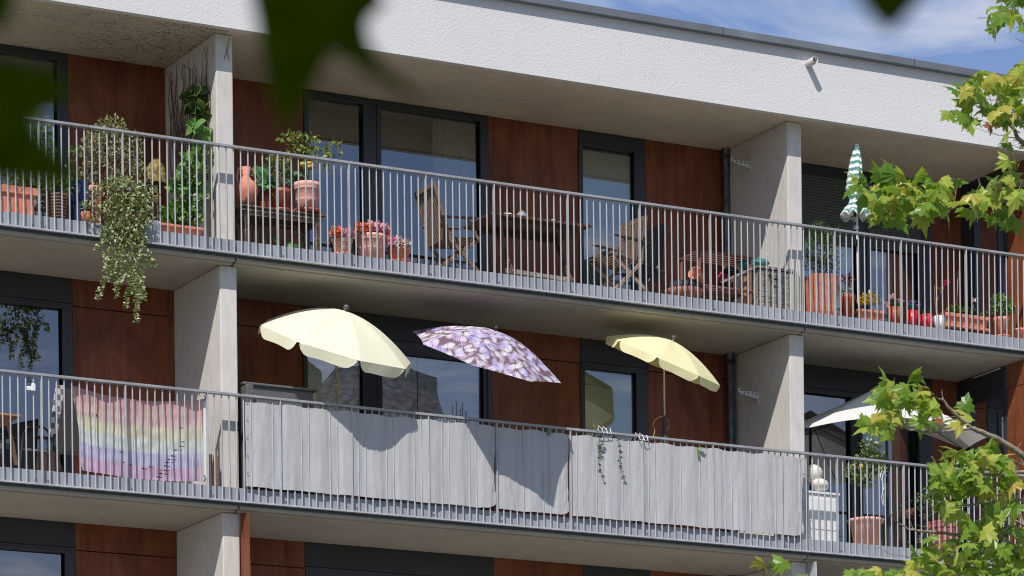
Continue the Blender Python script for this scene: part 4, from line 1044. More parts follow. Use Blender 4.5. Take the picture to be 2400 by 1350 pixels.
lump('yellow_packet', 1697, 622, .5, 6, 9, MT['yellowp'] if 'yellowp' in MT else M('yellow packet', (.7, .5, .05), .5), 'yellow packet on the slatted shelf', 'packet', 3)
lump('wire_coil', 1712, 636, .5, 22, 7, MT['black'], 'dark coil of garden wire on the slatted shelf', 'coil', 6)
c = at(1652, 660, .3); m = MB().lathe([(.05, 0), (.055, .0), (.085, .17), (.09, .18), (.09, .20), (.08, .20), (.05, .02)], (0, 0, 0), 24)
q = Euler((R(70), 0, R(-60))).to_matrix(); m.v = [q@v+Vector((c.x-.05, .30, c.z)) for v in m.v]
top(m.build('clay_pot', MT['terra'], None, smooth=True), 'empty clay pot lying on its side in the shelf', 'pot')
# crate
y0, y1 = .20, .62; a = at(1778, 628, y0); b = at(1856, 638, y0)
t = thing('wooden_crate', ((a.x+b.x)/2, .4, FLOOR), 'weathered grey wooden crate chest with a rope handle against the right fin', 'crate')
m = MB(); h = a.z-FLOOR
for i in range(7): m.box(a.x, b.x, y0, y0+.018, FLOOR+.012+i*(h-.02)/7, FLOOR+.008+(i+1)*(h-.02)/7)
m.build('front_planks', MT['crate'], t)
MB().box(a.x, a.x+.02, y0+.019, y1, FLOOR, a.z-.01).box(b.x-.02, b.x, y0+.019, y1, FLOOR, a.z-.01).box(a.x+.02, b.x-.02, y1-.02, y1, FLOOR, a.z-.01).build('side_planks', MT['crate'], t)
m = MB().box(a.x-.03, b.x+.03, y0-.02, y1+.02, a.z, a.z+.03); m.build('lid', MT['crate'], t)
c = at(1815, 650, y0-.02)
MB().tube([c+Vector((-.08, 0, .03)), c+Vector((-.04, -.03, -.03)), c+Vector((.04, -.03, -.03)), c+Vector((.09, 0, .04))], .012, 8).build('handle', MT['black'], t)
a2 = at(1696, 700, .3); b2 = at(1772, 640, .3)
t = thing('wood_sheet', (a2.x, .3, FLOOR), 'orange brown boards leaning behind the shelf beside the crate', 'boards')
for i in range(5):
    p = at(1745+i*8, 640+i*2-8*(i < 2), .34+.012*i); MB().bar((p.x, .34+.02*i, FLOOR), (p.x+.02, .36+.02*i, p.z), .045, .012, (0, 1, 0)).build('board', MT['orangewood'], t)
MB().bar(at(1690, 662, .27), at(1765, 628, .27), .02, .03).build('board', MT['crate'], t)
# second fin: pale upright strips on the upper balcony, pale board on the middle one
for z0, lab in ((0, 'pale upright strips at the right fin, upper balcony'), (-P, 'pale board leaning on the right fin, middle balcony')):
    X = BAY-.02; top(MB().box(X-.075, X-.045, .15, .18, z0+FLOOR, z0+.72).box(X-.03, X, .15, .18, z0+FLOOR, z0+.71).build('upright_strip', MT['cream'], None, bevel=.004), lab, 'board', 'boards beside the fins')
p = at(497, 1065, .15)
o = MB().box(p.x-.05, p.x+.0, .14, .17, F2, p.z).box(p.x+.015, p.x+.07, .12, .15, F2, p.z-.01).build('upright_strip', MT['oldteak'], None, bevel=.004); top(o, 'brown and tan boards leaning on the left fin, middle balcony', 'board', 'boards beside the fins')
# brackets on the second fin
for v, zz, lab in ((388, 0, 'white wall bracket beside the upper downpipe'), (925, 1, 'white wall bracket beside the lower downpipe')):
    X = BAY+FX-FT-.004; p0 = atx(1761+zz*17, v+2+zz*3, X-.0); 
    t = thing('wall_bracket', p0, lab, 'bracket', 'white folding brackets on the right fin')
    MB().box(X-.012, X, p0.y-.01, p0.y+.01, p0.z-.085, p0.z+.085).build('wall_plate', MT['bracket'], t, bevel=.002)
    q1 = p0+Vector((-.285, .0, .035))
    m = MB().add([p0+Vector((0, -.004, .06)), q1+Vector((0, -.004, .015)), q1+Vector((0, -.004, -.012)), p0+Vector((0, -.004, -.035)), p0+Vector((0, .004, .06)), q1+Vector((0, .004, .015)), q1+Vector((0, .004, -.012)), p0+Vector((0, .004, -.035))],
                 [(0, 1, 2, 3), (7, 6, 5, 4), (0, 4, 5, 1), (1, 5, 6, 2), (2, 6, 7, 3)])
    m.build('arm', MT['bracket'], t)
    m = MB()
    for i in range(4): c = p0.lerp(q1, .12+.22*i)+Vector((0, -.005, .03-.008*i)); m.tube([c, c+Vector((0, -.004, 0))], .012, 8)
    m.build('notch', MT['knob'], t)
    MB().tube([q1, q1+Vector((-.02, 0, .02)), q1+Vector((-.015, 0, .045)), q1+Vector((.01, 0, .05))], .011, 8).build('hook', MT['bracket'], t)
# --- top right balcony
y = .3; c = at(1922, 650, y); s_ = ppm(c)
t = thing('oleander', (c.x, y, FLOOR), 'bushy oleander in a tall square terracotta planter right of the second fin', 'plant', GP)
m = MB().lathe([(.12, 0), (.155, 0), (.20, (c.z-FLOOR)), (.18, (c.z-FLOOR)), (.17, (c.z-FLOOR)*.8)], (c.x, y, FLOOR), 24, sq=.75); m.build('planter', MT['terra'], t, bevel=.004)
MB().lathe([(.16, 0), (.20, 0), (.215, .035), (.20, .035)], (c.x, y, FLOOR), 24, sq=.6).build('saucer', MT['terra'], t)
m = MB()
for u, v, ru, rv, nl in ((1925, 560, 28, 32, 420), (1895, 590, 20, 38, 240), (1945, 600, 22, 40, 300), (1920, 620, 38, 28, 380), (1880, 580, 10, 25, 60), (1960, 545, 10, 10, 30), (1922, 535, 16, 14, 90)):
    c2 = at(u, v, y); 
    for _ in range(int(nl*.9)):
        p = c2+Vector((random.gauss(0, .5)*ru/s_, random.gauss(0, .5)*.12, random.gauss(0, .5)*rv/s_)); m.leaf(p, random.uniform(.05, .09), .013, rdir(.5), rdir(.3), 'thin', .2)
m.build('foliage', LM['dark'], t)
stems(t, [[(1920, 650), (1925, 600), (1925, 530)], [(1915, 650), (1890, 600), (1880, 570)], [(1930, 650), (1950, 590), (1955, 545)], [(1925, 650), (1935, 600), (1942, 560)], [(1918, 650), (1905, 590), (1900, 550)]], y, .009, MT['twig'])
def small(u, v, w_, mat, kind, ratio, lab, y=.2, name='potted_flower', sa=False): return plant(name, lab, 'plant', 'flower pots along the top right railing', u, v, w_, y, FLOOR, mat, kind, ratio, sa)
t, c, rt = small(1987, 692, 36, MT['terra_dark'], 'round', .75, 'dark red rosette succulent over pale leaves in a red brown pot, beside the oleander')
fol(t, LM['darkred'], [(1987, 655, 14, 12, 50)], .2, .05, 'oval', 'rosette'); fol(t, LM['ivy'], [(1982, 680, 18, 10, 70)], .2, .035, 'oval')
stems(t, [[(1987, 692), (1987, 655)]], .2, .012, MT['twig'])
y = .2; a = at(2013, 722, y-.08); b = at(2077, 730, y-.08)
t = thing('window_box', ((a.x+b.x)/2, y, FLOOR), 'terracotta trough of yellow flowers behind the pole of the furled parasol', 'planter', 'flower pots along the top right railing')
trough(t, a.x, b.x, y-.08, y+.09, FLOOR, (a.z+b.z)/2, MT['terra'], ribs=False)
fol(t, LM['mid'], [(2043, 705, 30, 14, 120), (2055, 685, 12, 18, 40)], y, .035, 'thin', wd=.3); fol(t, LM['yellowf'], [(2040, 700, 30, 14, 130), (2020, 705, 14, 12, 40)], y-.04, .026, 'heart', 'blossom', wd=.9, ry=.06)
MB().box(at(2037, 685, y).x-.012, at(2037, 685, y).x+.012, y, y+.003, at(2037, 700, y).z, at(2037, 679, y).z).build('plant_tag', MT['white'], t)
t, c, rt = small(2099, 722, 38, MT['terra_dark'], 'plain', .85, 'pale pink geraniums in a dark brown pot')
fol(t, LM['dark'], [(2098, 715, 20, 12, 60)], .2, .04, 'heart', wd=.8); fol(t, LM['pink'], [(2090, 695, 9, 6, 30), (2077, 713, 7, 6, 24), (2106, 706, 10, 5, 28), (2112, 706, 6, 6, 14)], .17, .026, 'heart', 'blossom', wd=.8)
t, c, rt = small(2138, 729, 27, MT['redpot'], 'plain', .85, 'violet blue lobelia in a tall red pot')
fol(t, LM['bluef'], [(2138, 715, 13, 9, 60), (2150, 712, 9, 8, 24)], .19, .022, 'heart', 'blossom', wd=.8); fol(t, LM['dark'], [(2140, 722, 16, 9, 60)], .2, .028, 'oval')
t, c, rt = small(2171, 738, 32, MT['redpot'], 'plain', .88, 'nearly empty red pot beside the lobelia'); fol(t, LM['dark'], [(2168, 732, 8, 5, 12)], .2, .03, 'oval')
t, c, rt = small(2202, 742, 30, MT['whitepot'], 'plain', .85, 'leggy magenta geranium in a white pot')
stems(t, [[(2198, 742), (2192, 715), (2203, 690), (2210, 672)], [(2195, 742), (2191, 700), (2190, 668)]], .2, .006, MT['bark'])
fol(t, LM['magenta'], [(2218, 663, 7, 7, 46), (2211, 731, 5, 5, 20)], .2, .024, 'heart', 'blossom', wd=.8); fol(t, LM['tomato'], [(2202, 677, 11, 5, 12), (2208, 738, 10, 5, 16)], .2, .04, 'heart', wd=.8)
y = .18; a = at(2218, 730, y-.09); b = at(2322, 744, y-.09)
t = thing('window_box', ((a.x+b.x)/2, y, FLOOR), 'long terracotta trough with a tray and a white butterfly stake', 'planter', 'flower pots along the top right railing')
trough(t, a.x, b.x, y-.09, y+.10, FLOOR+.035, (a.z+b.z)/2, MT['terra'], tray=True, ribs=False)
fol(t, LM['mid'], [(2240, 726, 22, 8, 50), (2270, 726, 18, 7, 30), (2225, 725, 8, 6, 16), (2305, 735, 14, 4, 12)], y, .04, 'heart', wd=.8)
stems(t, [[(2278, 735), (2284, 705)]], y, .003, MT['white'], 'stake'); fol(t, LM['whitef'], [(2285, 700, 5, 7, 5)], y, .05, 'heart', 'butterfly', wd=.9, ry=.01)
stems(t, [[(2241, 735), (2246, 632)]], y, .007, MT['polew'], 'bamboo_cane')
t, c, rt = small(2347, 745, 38, MT['terra'], 'round', .75, 'bushy bright green herb in an orange pot, right of the long trough', sa=True)
fol(t, LM['heart'], [(2350, 720, 30, 20, 110), (2340, 700, 16, 10, 40), (2365, 725, 14, 14, 40)], .2, .055, 'heart', wd=.7)
t, c, rt = small(2392, 772, 36, MT['terra'], 'round', .75, 'low orange pot at the right edge of the top balcony')
# --- middle left balcony
y0 = .35
t = thing('picnic_table', (at(10, 1050, .5).x, .5, F2), 'yellowish wooden table at the left edge of the middle balcony', 'table')
a = at(-60, 958, .3); b = at(50, 972, .3)
m = MB()
for i in range(6): m.box(a.x, b.x, .30+i*.11, .40+i*.11, b.z-.02, b.z)
m.build('table_top', MT['orangewood'], t)
MB().bar(at(18, 985, .35), at(38, 1090, .4), .03, .04).build('leg', MT['teak'], t); MB().bar(at(-30, 985, .35), at(-55, 1090, .4), .03, .04).build('leg', MT['teak'], t)
lump('dark_bag', 5, 1050, .5, 40, 40, MT['black'], 'dark bag under the yellowish table', 'bag', 8)
# garden chair: grey, facing left
c = at(120, 1060, .5); X, Y = c.x, .5
t = thing('garden_chair', (X, Y, F2), 'grey textile garden chair with a chequered towel over its back, next to the flag', 'chair')
bt, bb = at(170, 905, .62), at(110, 1052, .62)
B2 = [at(150, 908, .30), at(196, 925, .85), at(190, 1060, .85), at(120, 1058, .30)]
MB().add(B2, [(0, 1, 2, 3)]).build('backrest', MT['tan'], t, solid=.012)
MB().tube([B2[3], B2[0], B2[1], B2[2]], .014, 8).build('frame', MT['blackmetal'], t)
MB().add([at(52, 1050, .30), at(122, 1055, .30), at(190, 1062, .85), at(120, 1060, .85)], [(0, 1, 2, 3)]).build('seat', MT['tan'], t, solid=.02)
MB().tube([at(45, 1100, .3), at(55, 1015, .3), at(65, 1000, .3), at(100, 1000, .3), at(112, 1010, .3), at(128, 1050, .3), at(146, 1105, .3)], .014, 8).build('armrest', MT['blackmetal'], t)
chk = newmat('chequered towel'); nn_ = N(chk[1]); ck = nn_.n('ShaderNodeTexChecker'); ck.inputs['Scale'].default_value = 15; ck.inputs[1].default_value = (.62, .59, .58, 1); ck.inputs[2].default_value = (.20, .18, .20, 1); nn_.l(pos(nn_), ck.inputs[0]); d_ = nn_.n('ShaderNodeBsdfDiffuse'); nn_.l(ck.outputs[0], d_.inputs[0]); nn_.l(d_.outputs[0], chk[2].inputs[0])
top(MB().add([at(130, 902, .26), at(150, 904, .28), at(132, 1018, .28), at(116, 1016, .26)], [(0, 1, 2, 3)]).build('towel', chk[0], None, solid=.02), 'black and white chequered towel hanging over the garden chair', 'towel')
p = at(72, 905, -.01); top(MB().box(p.x-.045, p.x+.03, -.015, .02, p.z-.05, p.z-.0).box(p.x+.0, p.x+.05, -.04, -.018, p.z-.06, p.z+.03).build('rail_clip', MT['white'], None, bevel=.01), 'white plastic holder clipped to the left middle handrail', 'holder')
# --- middle central balcony : rattan sofa
y0 = .10
t = thing('rattan_sofa', (1.0, .5, F2), 'dark grey rattan garden sofa beside the left fin behind the privacy cloth', 'sofa')
a = at(563, 900, .3); b = at(737, 912, .3); zt_ = (a.z+b.z)/2
rat, rnt, rout = newmat('dark rattan weave'); rn = N(rnt)
ck = rn.n('ShaderNodeTexBrick'); ck.inputs['Scale'].default_value = 38; ck.inputs['Color1'].default_value = (.19, .19, .185, 1); ck.inputs['Color2'].default_value = (.12, .12, .12, 1); ck.inputs['Mortar'].default_value = (.015, .015, .015, 1); ck.inputs['Mortar Size'].default_value = .03
sv = rn.n('ShaderNodeSeparateXYZ'); rn.l(pos(rn), sv.inputs[0]); cb = rn.n('ShaderNodeCombineXYZ'); rn.l(rn.math('ADD', sv.outputs[0], sv.outputs[1]), cb.inputs[0]); rn.l(sv.outputs[2], cb.inputs[1]); rn.l(cb.outputs[0], ck.inputs['Vector'])
rb_ = rn.n('ShaderNodeBsdfPrincipled'); rb_.inputs['Roughness'].default_value = .5; rn.l(ck.outputs['Color'], rb_.inputs['Base Color']); rn.l(rb_.outputs[0], rout.inputs[0])
MB().box(a.x+.03, b.x-.04, .24, .32, F2, zt_-.03).build('backrest', rat, t, bevel=.01)
MB().box(a.x, b.x, .21, .35, zt_-.035, zt_).build('top_rail', rat, t, bevel=.012)
MB().box(a.x, a.x+.09, .12, .9, F2, zt_-.05).build('armrest', rat, t, bevel=.01); MB().box(b.x-.09, b.x, .35, .9, F2, F2+.6).build('armrest', rat, t, bevel=.01)
MB().box(a.x+.1, b.x-.1, .35, .9, F2, F2+.4).build('seat', rat, t, bevel=.01)
# rosemary box behind the cloth
y = .14; c = at(1075, 1000, y)
t = thing('herb_box', (c.x, y, F2), 'narrow box of rosemary showing above the central middle handrail', 'planter', GP)
a = at(1040, 1003, y); trough(t, c.x-.32, c.x+.22, y-.05, y+.08, a.z-.18, a.z-.03, MT['black'], ribs=False)
m = MB(); sm = MB()
for u, v in ((1061, 950), (1070, 942), (1084, 946), (1092, 965), (1078, 960)):
    a_ = at(u, 1000, y); b_ = at(u, v, y); sm.tube([a_, b_], .004, 4)
    for i in range(46):
        p = a_.lerp(b_, random.random()); m.leaf(p, .028, .005, Vector((random.uniform(-1, 1), random.uniform(-1, 1), .9)), rdir(), 'thin', .1)
m.build('foliage', LM['dark'], t); sm.build('stem', MT['twig'], t)
fol(t, LM['dry'], [(1040, 988, 26, 5, 60), (1090, 993, 14, 5, 30)], y, .02, 'oval')
# hanging vines with white hooks over the rail
for u0, ends, lab in ((1402, [(1397, 1000, 1410, 1115), (1445, 1020, 1460, 1115), (1410, 1030, 1408, 1060)], 'sparse trailing vine over the privacy cloth, left of the lemon parasol'), (1500, [], 'small pale flowering pot plant hooked inside the handrail under the lemon parasol')):
    c = at(u0, 1030, .08)
    t = thing('hanging_plant', (c.x, .1, c.z-.15), lab, 'plant', GP)
    zz = c.z; MB().box(c.x-.16, c.x+.2, .05, .16, zz-.16, zz-.03).build('pot', MT['blue'] if u0 == 1402 else MT['whitepot'], t, bevel=.01)
    hp = at(u0+10 if u0 == 1402 else u0-2, 1012 if u0 == 1402 else 1028, -.03)
    for dx in (0, .06): MB().tube([hp+Vector((dx-.05, .03, -.02)), hp+Vector((dx-.05, 0, .07)), hp+Vector((dx-.02, -.02, .03)), hp+Vector((dx, -.03, -.02)), hp+Vector((dx+.05, -.03, -.02)), hp+Vector((dx+.05, 0, .05))], .006, 5).build('hook', MT['white'], t)
    if u0 == 1402:
        fol(t, LM['dry'], [(1397, 1003, 9, 10, 26), (1400, 1022, 16, 8, 40), (1440, 1028, 14, 5, 24)], .03, .03, 'heart', wd=.8, ry=.03)
        m = MB(); sm = MB()
        for a_, b_, c2, d2 in ends:
            pts = [at(a_+(c2-a_)*f+4*math.sin(f*7), b_+(d2-b_)*f, -.045) for f in [i/8 for i in range(9)]]; sm.tube(pts, .003, 4)
            for p in pts[1:]:
                for s_ in (-1, 1):
                    if random.random() < .7: m.leaf(p, .035, .025, Vector((s_, -.2, -.4)), rdir(), 'heart', .2)
        m.build('vine_leaves', LM['dark'], t); sm.build('stem', MT['twig'], t)
    else:
        fol(t, LM['yellowf'], [(1480, 1034, 10, 3, 14)], .03, .03, 'heart', 'blossom', wd=.8, ry=.03); fol(t, LM['ivy'], [(1495, 1024, 16, 6, 30), (1515, 1028, 8, 5, 10)], .03, .03, 'heart', wd=.8, ry=.03)
p = at(1285, 1010, -.0); top(MB().box(p.x-.02, p.x+.02, -.045, .04, p.z-.05, p.z+.03).build('peg', M('muted green plastic', (.12, .25, .17), .5), None, bevel=.006), 'muted green peg on the handrail between the parasols', 'peg')
m = MB(); p = at(1636, 1049, -.035); m.leaf(p, .10, .05, Vector((1, -.2, .05)), Vector((0, -.4, 1)), 'oval'); m.leaf(p, .10, .045, Vector((-.1, -.2, -1)), Vector((0, -1, .3)), 'oval'); m.leaf(p+Vector((.0, 0, -.03)), .09, .045, Vector((.2, -.2, -1)), Vector((.4, -1, .3)), 'oval')
top(m.build('leaf_sprig', LM['heart'], None), 'single bright green leaf sprig poking over the privacy cloth', 'leaves')
# --- middle right balcony
y0 = .42; a = at(1893, 1150, y0); b = at(1966, 1158, y0)
t = thing('white_cabinet', ((a.x+b.x)/2, .6, F2), 'white metal cabinet with a flat top right of the second fin', 'cabinet')
MB().box(a.x, b.x, y0, .85, F2, a.z-.03).build('body', MT['white'], t, bevel=.01)
MB().box(a.x-.02, b.x+.01, y0-.02, .87, a.z-.03, a.z).build('table_top', MT['white'], t, bevel=.005)
MB().box(a.x+.03, b.x-.03, y0-.008, y0, F2+.2, a.z-.09).build('door', MT['white'], t, bevel=.002)
zt3 = a.z
def egg(u, v, ru, rv, rot, y, lab, zmin=None):
    c = at(u, v, y); s_ = ppm(c); m = MB().lathe([(math.sin(PI*i/12)*ru/s_, -math.cos(PI*i/12)*rv/s_) for i in range(13)], (0, 0, 0), 22)
    q = Euler((0, rot, 0)).to_matrix(); m.v = [q@v_+c for v_ in m.v]
    return top(m.build('rounded_stone', MT['stone'], None, smooth=True), lab, 'stone', 'rounded stones on the white cabinet')
egg(1904, 1112, 25, 23, R(-18), .62, 'upper leaning white rounded stone on the cabinet')
egg(1922, 1137, 21, 15, R(10), .52, 'lower white rounded stone resting on the cabinet')
# lemon tree
y = .35; c = at(2029, 1218, y); rt = 42/ppm(c)
t = thing('lemon_tree', (c.x, y, F2), 'small lemon tree with a thin stem in a fluted pink terracotta pot', 'plant', GP)
pot(t, (c.x, y), F2, c.z, rt, rt*.66, MT['terra_pink'], 'fluted')
stems(t, [[(2034, 1215), (2030, 1150), (2028, 1100), (2035, 1040)], [(2030, 1130), (2010, 1100)], [(2030, 1120), (2055, 1095)]], y, .010, MT['bark'], 'trunk')
fol(t, LM['citrus'], [(2040, 1050, 26, 18, 80), (2030, 1080, 32, 18, 110), (2005, 1105, 24, 22, 110), (2055, 1100, 22, 14, 60), (2025, 1125, 30, 16, 90), (2062, 1070, 14, 8, 26)], y, .065, 'oval', 'crown')
m = MB().lathe([(0, -.03), (.025, -.02), (.03, 0), (.022, .025), (0, .035)], at(2018, 1093, y-.1), 12); m.build('lemon', M('lemon', (.75, .55, .08), .4), t, smooth=True)
# octagonal planter
y = .35; c = at(2212, 1226, y); rt = 46/ppm(c)
t = thing('citrus_shrub', (c.x, y, F2), 'low citrus bush in an octagonal reddish planter, half behind the plane branches', 'plant', GP)
h = c.z-F2; m = MB().lathe([(rt*.7, 0), (rt*.74, 0), (rt*.9, h*.75), (rt*.92, h*.78), (rt*.97, h*.8), (rt*.97, h*.92), (rt, h*.93), (rt, h), (rt*.9, h), (rt*.88, h*.9), (0, h*.9)], (c.x, y, F2), 8)
m.build('planter', M('brick red plastic', (.42, .13, .10), .5, .08), t, bevel=.004)
stems(t, [[(2205, 1225), (2195, 1190), (2165, 1180)], [(2210, 1225), (2200, 1180)]], y, .008, MT['bark'], 'trunk')
fol(t, LM['citrus'], [(2165, 1175, 24, 22, 110), (2195, 1185, 26, 20, 100), (2170, 1205, 16, 12, 40)], y, .045, 'oval', 'crown')
t, c, rt = plant('potted_flower', 'small plant with tiny white flowers at the foot of the octagonal planter', 'plant', GP, 2158, 1255, 26, .2, F2, MT['black'], 'plain', .8)
fol(t, LM['whitef'], [(2160, 1268, 14, 8, 70)], .16, .018, 'heart', 'blossom', wd=.8); fol(t, LM['dark'], [(2160, 1255, 14, 10, 40)], .2, .03, 'oval')
m = MB(); 
for s_ in (-1, 1): m.tube([at(2069+s_*3, 1104, -.02), at(2066+s_*2, 1118, -.03), at(2070-s_*2, 1140, -.03), at(2068+s_*2, 1165, -.03), at(2070, 1185, -.03)], .004, 5)
m.tube([at(2062, 1114, -.02), at(2068, 1102, -.03), at(2074, 1108, -.03), at(2077, 1116, -.02)], .005, 5)
top(m.build('string', MT['white'], None), 'knotted white string hanging from the right middle handrail', 'string')
# red shelf behind branches
a = at(2305, 1140, .35); b = at(2400, 1152, .35)
t = thing('plant_shelf', ((a.x+b.x)/2, .5, F2), 'brick red plant bench mostly hidden by plane leaves at the right edge', 'bench')
m = MB().box(a.x, b.x+.3, .35, .75, a.z-.09, a.z-.06); m.build('bench_top', MT['redwood'], t)
for X in (a.x+.05, b.x-.08): MB().box(X, X+.05, .38, .43, F2, a.z-.09).build('leg', MT['redwood'], t)
t, c, rt = plant('potted_flower', 'low leafy plants in terracotta on the brick red bench', 'plant', GP, 2370, 1128, 50, .5, a.z-.059, MT['terra'], 'plain', .85)
fol(t, LM['dark'], [(2365, 1108, 34, 12, 120), (2330, 1122, 22, 8, 50)], .5, .04, 'oval')
# ------------------------------------------------------------------ plane tree at the right, between camera and building
random.seed(21)
YT = -13.0
base_t = at(2560, 1500, YT)
tree = thing('plane_tree', (base_t.x, YT, -12.6), 'plane tree reaching in from the right with yellow green lobed leaves', 'tree')
def pxpath(pts, y=YT, jit=0): return [at(u, v, y+(random.uniform(-jit, jit))) for u, v in pts]
MB().tube([(base_t.x, YT, -12.6), (base_t.x+.1, YT, -8), (base_t.x, YT, -5), (base_t.x+.1, YT+.1, -2), (base_t.x+.05, YT, 1.5), (base_t.x, YT, 3.5)], [.26, .22, .18, .13, .08, .03], 14).build('trunk', MT['bark'], tree, smooth=True)
br = MB()
def branch(pts, r0, r1, y=YT):
    P_ = []
    for (a, b) in zip(pts[:-1], pts[1:]):
        for k in range(3): P_.append((a[0]+(b[0]-a[0])*k/3+random.uniform(-1.5, 1.5), a[1]+(b[1]-a[1])*k/3+random.uniform(-1.5, 1.5)))
    P_.append(pts[-1]); n_ = len(P_)
    br.tube([at(u, v, y) for u, v in P_], [(r0+(r1-r0)*i/(n_-1)) for i in range(n_)], 7)
BR_ = [([(2560, 480), (2400, 468), (2330, 472), (2258, 470), (2235, 488), (2170, 500), (2120, 510)], .034, .010), ([(2190, 495), (2150, 488), (2090, 470), (2050, 455)], .010, .004), ([(2210, 500), (2180, 505), (2160, 490)], .006, .003), ([(2235, 488), (2238, 470), (2243, 435)], .006, .004), ([(2400, 478), (2360, 488), (2320, 500)], .009, .003), ([(2330, 470), (2300, 440), (2290, 410)], .007, .003), ([(2400, 440), (2370, 400), (2352, 370)], .008, .004),
 ([(2560, 470), (2420, 350), (2385, 325), (2375, 300), (2350, 272), (2310, 255), (2288, 250)], .034, .005), ([(2400, 290), (2375, 260), (2355, 220), (2345, 195)], .012, .004), ([(2375, 300), (2400, 262)], .01, .006), ([(2310, 255), (2265, 240), (2250, 232)], .005, .003), ([(2265, 240), (2262, 215)], .004, .002), ([(2385, 325), (2350, 318), (2320, 312), (2294, 303)], .006, .002), ([(2410, 352), (2385, 345), (2362, 336)], .005, .002), ([(2390, 310), (2372, 300), (2362, 290)], .007, .004), ([(2340, 265), (2345, 285)], .005, .003), ([(2400, 222), (2390, 245)], .004, .002),
 ([(2560, 120), (2420, 65), (2395, 52), (2370, 45), (2340, 20)], .014, .004), ([(2400, 100), (2380, 88)], .005, .002),
 ([(2560, 1180), (2400, 1068), (2350, 1035), (2300, 1012), (2275, 1003), (2240, 972), (2225, 955), (2210, 937), (2200, 935)], .040, .009), ([(2210, 937), (2208, 912)], .006, .004), ([(2205, 937), (2192, 930)], .005, .003), ([(2275, 1005), (2235, 1010), (2180, 1012), (2130, 1008), (2112, 1000), (2098, 992)], .016, .006), ([(2160, 1010), (2170, 998), (2160, 985), (2145, 976)], .005, .002), ([(2180, 1008), (2200, 995), (2225, 988)], .006, .003), ([(2120, 1002), (2108, 975), (2098, 955)], .005, .002), ([(2120, 992), (2122, 965), (2120, 952)], .004, .002), ([(2150, 1000), (2130, 992)], .004, .002), ([(2240, 975), (2212, 980)], .006, .002), ([(2190, 925), (2150, 920), (2100, 930)], .004, .002), ([(2100, 1005), (2060, 1008)], .006, .003),
 ([(2560, 1080), (2400, 1105), (2345, 1112), (2300, 1115), (2250, 1125)], .022, .006), ([(2400, 1085), (2380, 1060), (2395, 1035)], .007, .003), ([(2384, 1085), (2383, 1180), (2400, 1230)], .016, .012), ([(2400, 1090), (2350, 1068), (2335, 1075)], .005, .003),
 ([(2560, 1200), (2400, 1172), (2330, 1176), (2260, 1184), (2200, 1192)], .018, .005), ([(2560, 1420), (2420, 1320), (2375, 1285), (2350, 1262), (2330, 1245), (2290, 1258), (2250, 1255), (2200, 1248), (2165, 1246), (2130, 1240), (2098, 1222), (2085, 1202)], .040, .004), ([(2250, 1252), (2258, 1235), (2275, 1222)], .008, .003), ([(2140, 1240), (2130, 1215)], .005, .002), ([(2190, 1248), (2170, 1235), (2150, 1230)], .006, .002), ([(2165, 1246), (2155, 1268)], .004, .002),
 ([(2400, 1300), (2360, 1285), (2300, 1298), (2230, 1305), (2150, 1308), (2090, 1300), (2058, 1282)], .014, .002), ([(2420, 1240), (2380, 1220), (2350, 1250)], .014, .012), ([(2330, 1260), (2310, 1290), (2330, 1330)], .01, .005), ([(2560, 1400), (2400, 1360), (2280, 1345), (2180, 1335), (2060, 1350)], .014, .006), ([(2560, 1440), (2200, 1440), (1900, 1425), (1795, 1400), (1800, 1350)], .02, .004), ([(2400, 1330), (2440, 1200), (2560, 1150)], .02, .03)]
for pts, a_, b_ in BR_: branch(pts, a_*.8, b_*.8)
br.build('branch', MT['bark'], tree, smooth=True)
crown = MB(); dead = MB(); pet = MB()
def lcl(u, v, ru, rv, n_, size=1., dm=None, dep=.45):
    for _ in range(max(1, int(n_*(.74 if v < 1050 else .64)))):
        while 1:
            a, b = random.uniform(-1, 1), random.uniform(-1, 1)
            if a*a+b*b < 1: break
        p = at(u+a*ru*.9, v+b*rv*.9, YT+random.uniform(-dep, dep)); L = (.172 if v < 600 else .165)*size*random.uniform(.7, 1.15)
        d = Vector((a*.8+random.uniform(-.9, .6), random.uniform(-.9, .2), -b*.6+random.uniform(-.7, .7)))
        nr = Vector((random.uniform(-.8, .5), random.uniform(-1.1, -.1), random.uniform(.1, 1.2)))
        (dm or crown).leaf(p, L, L*.72, d, nr, 'plane', random.uniform(.2, .6))
        if dm is None and random.random() < .5: q = p-d.normalized()*L*.7; pet.tube([p, q], .003, 4, False)
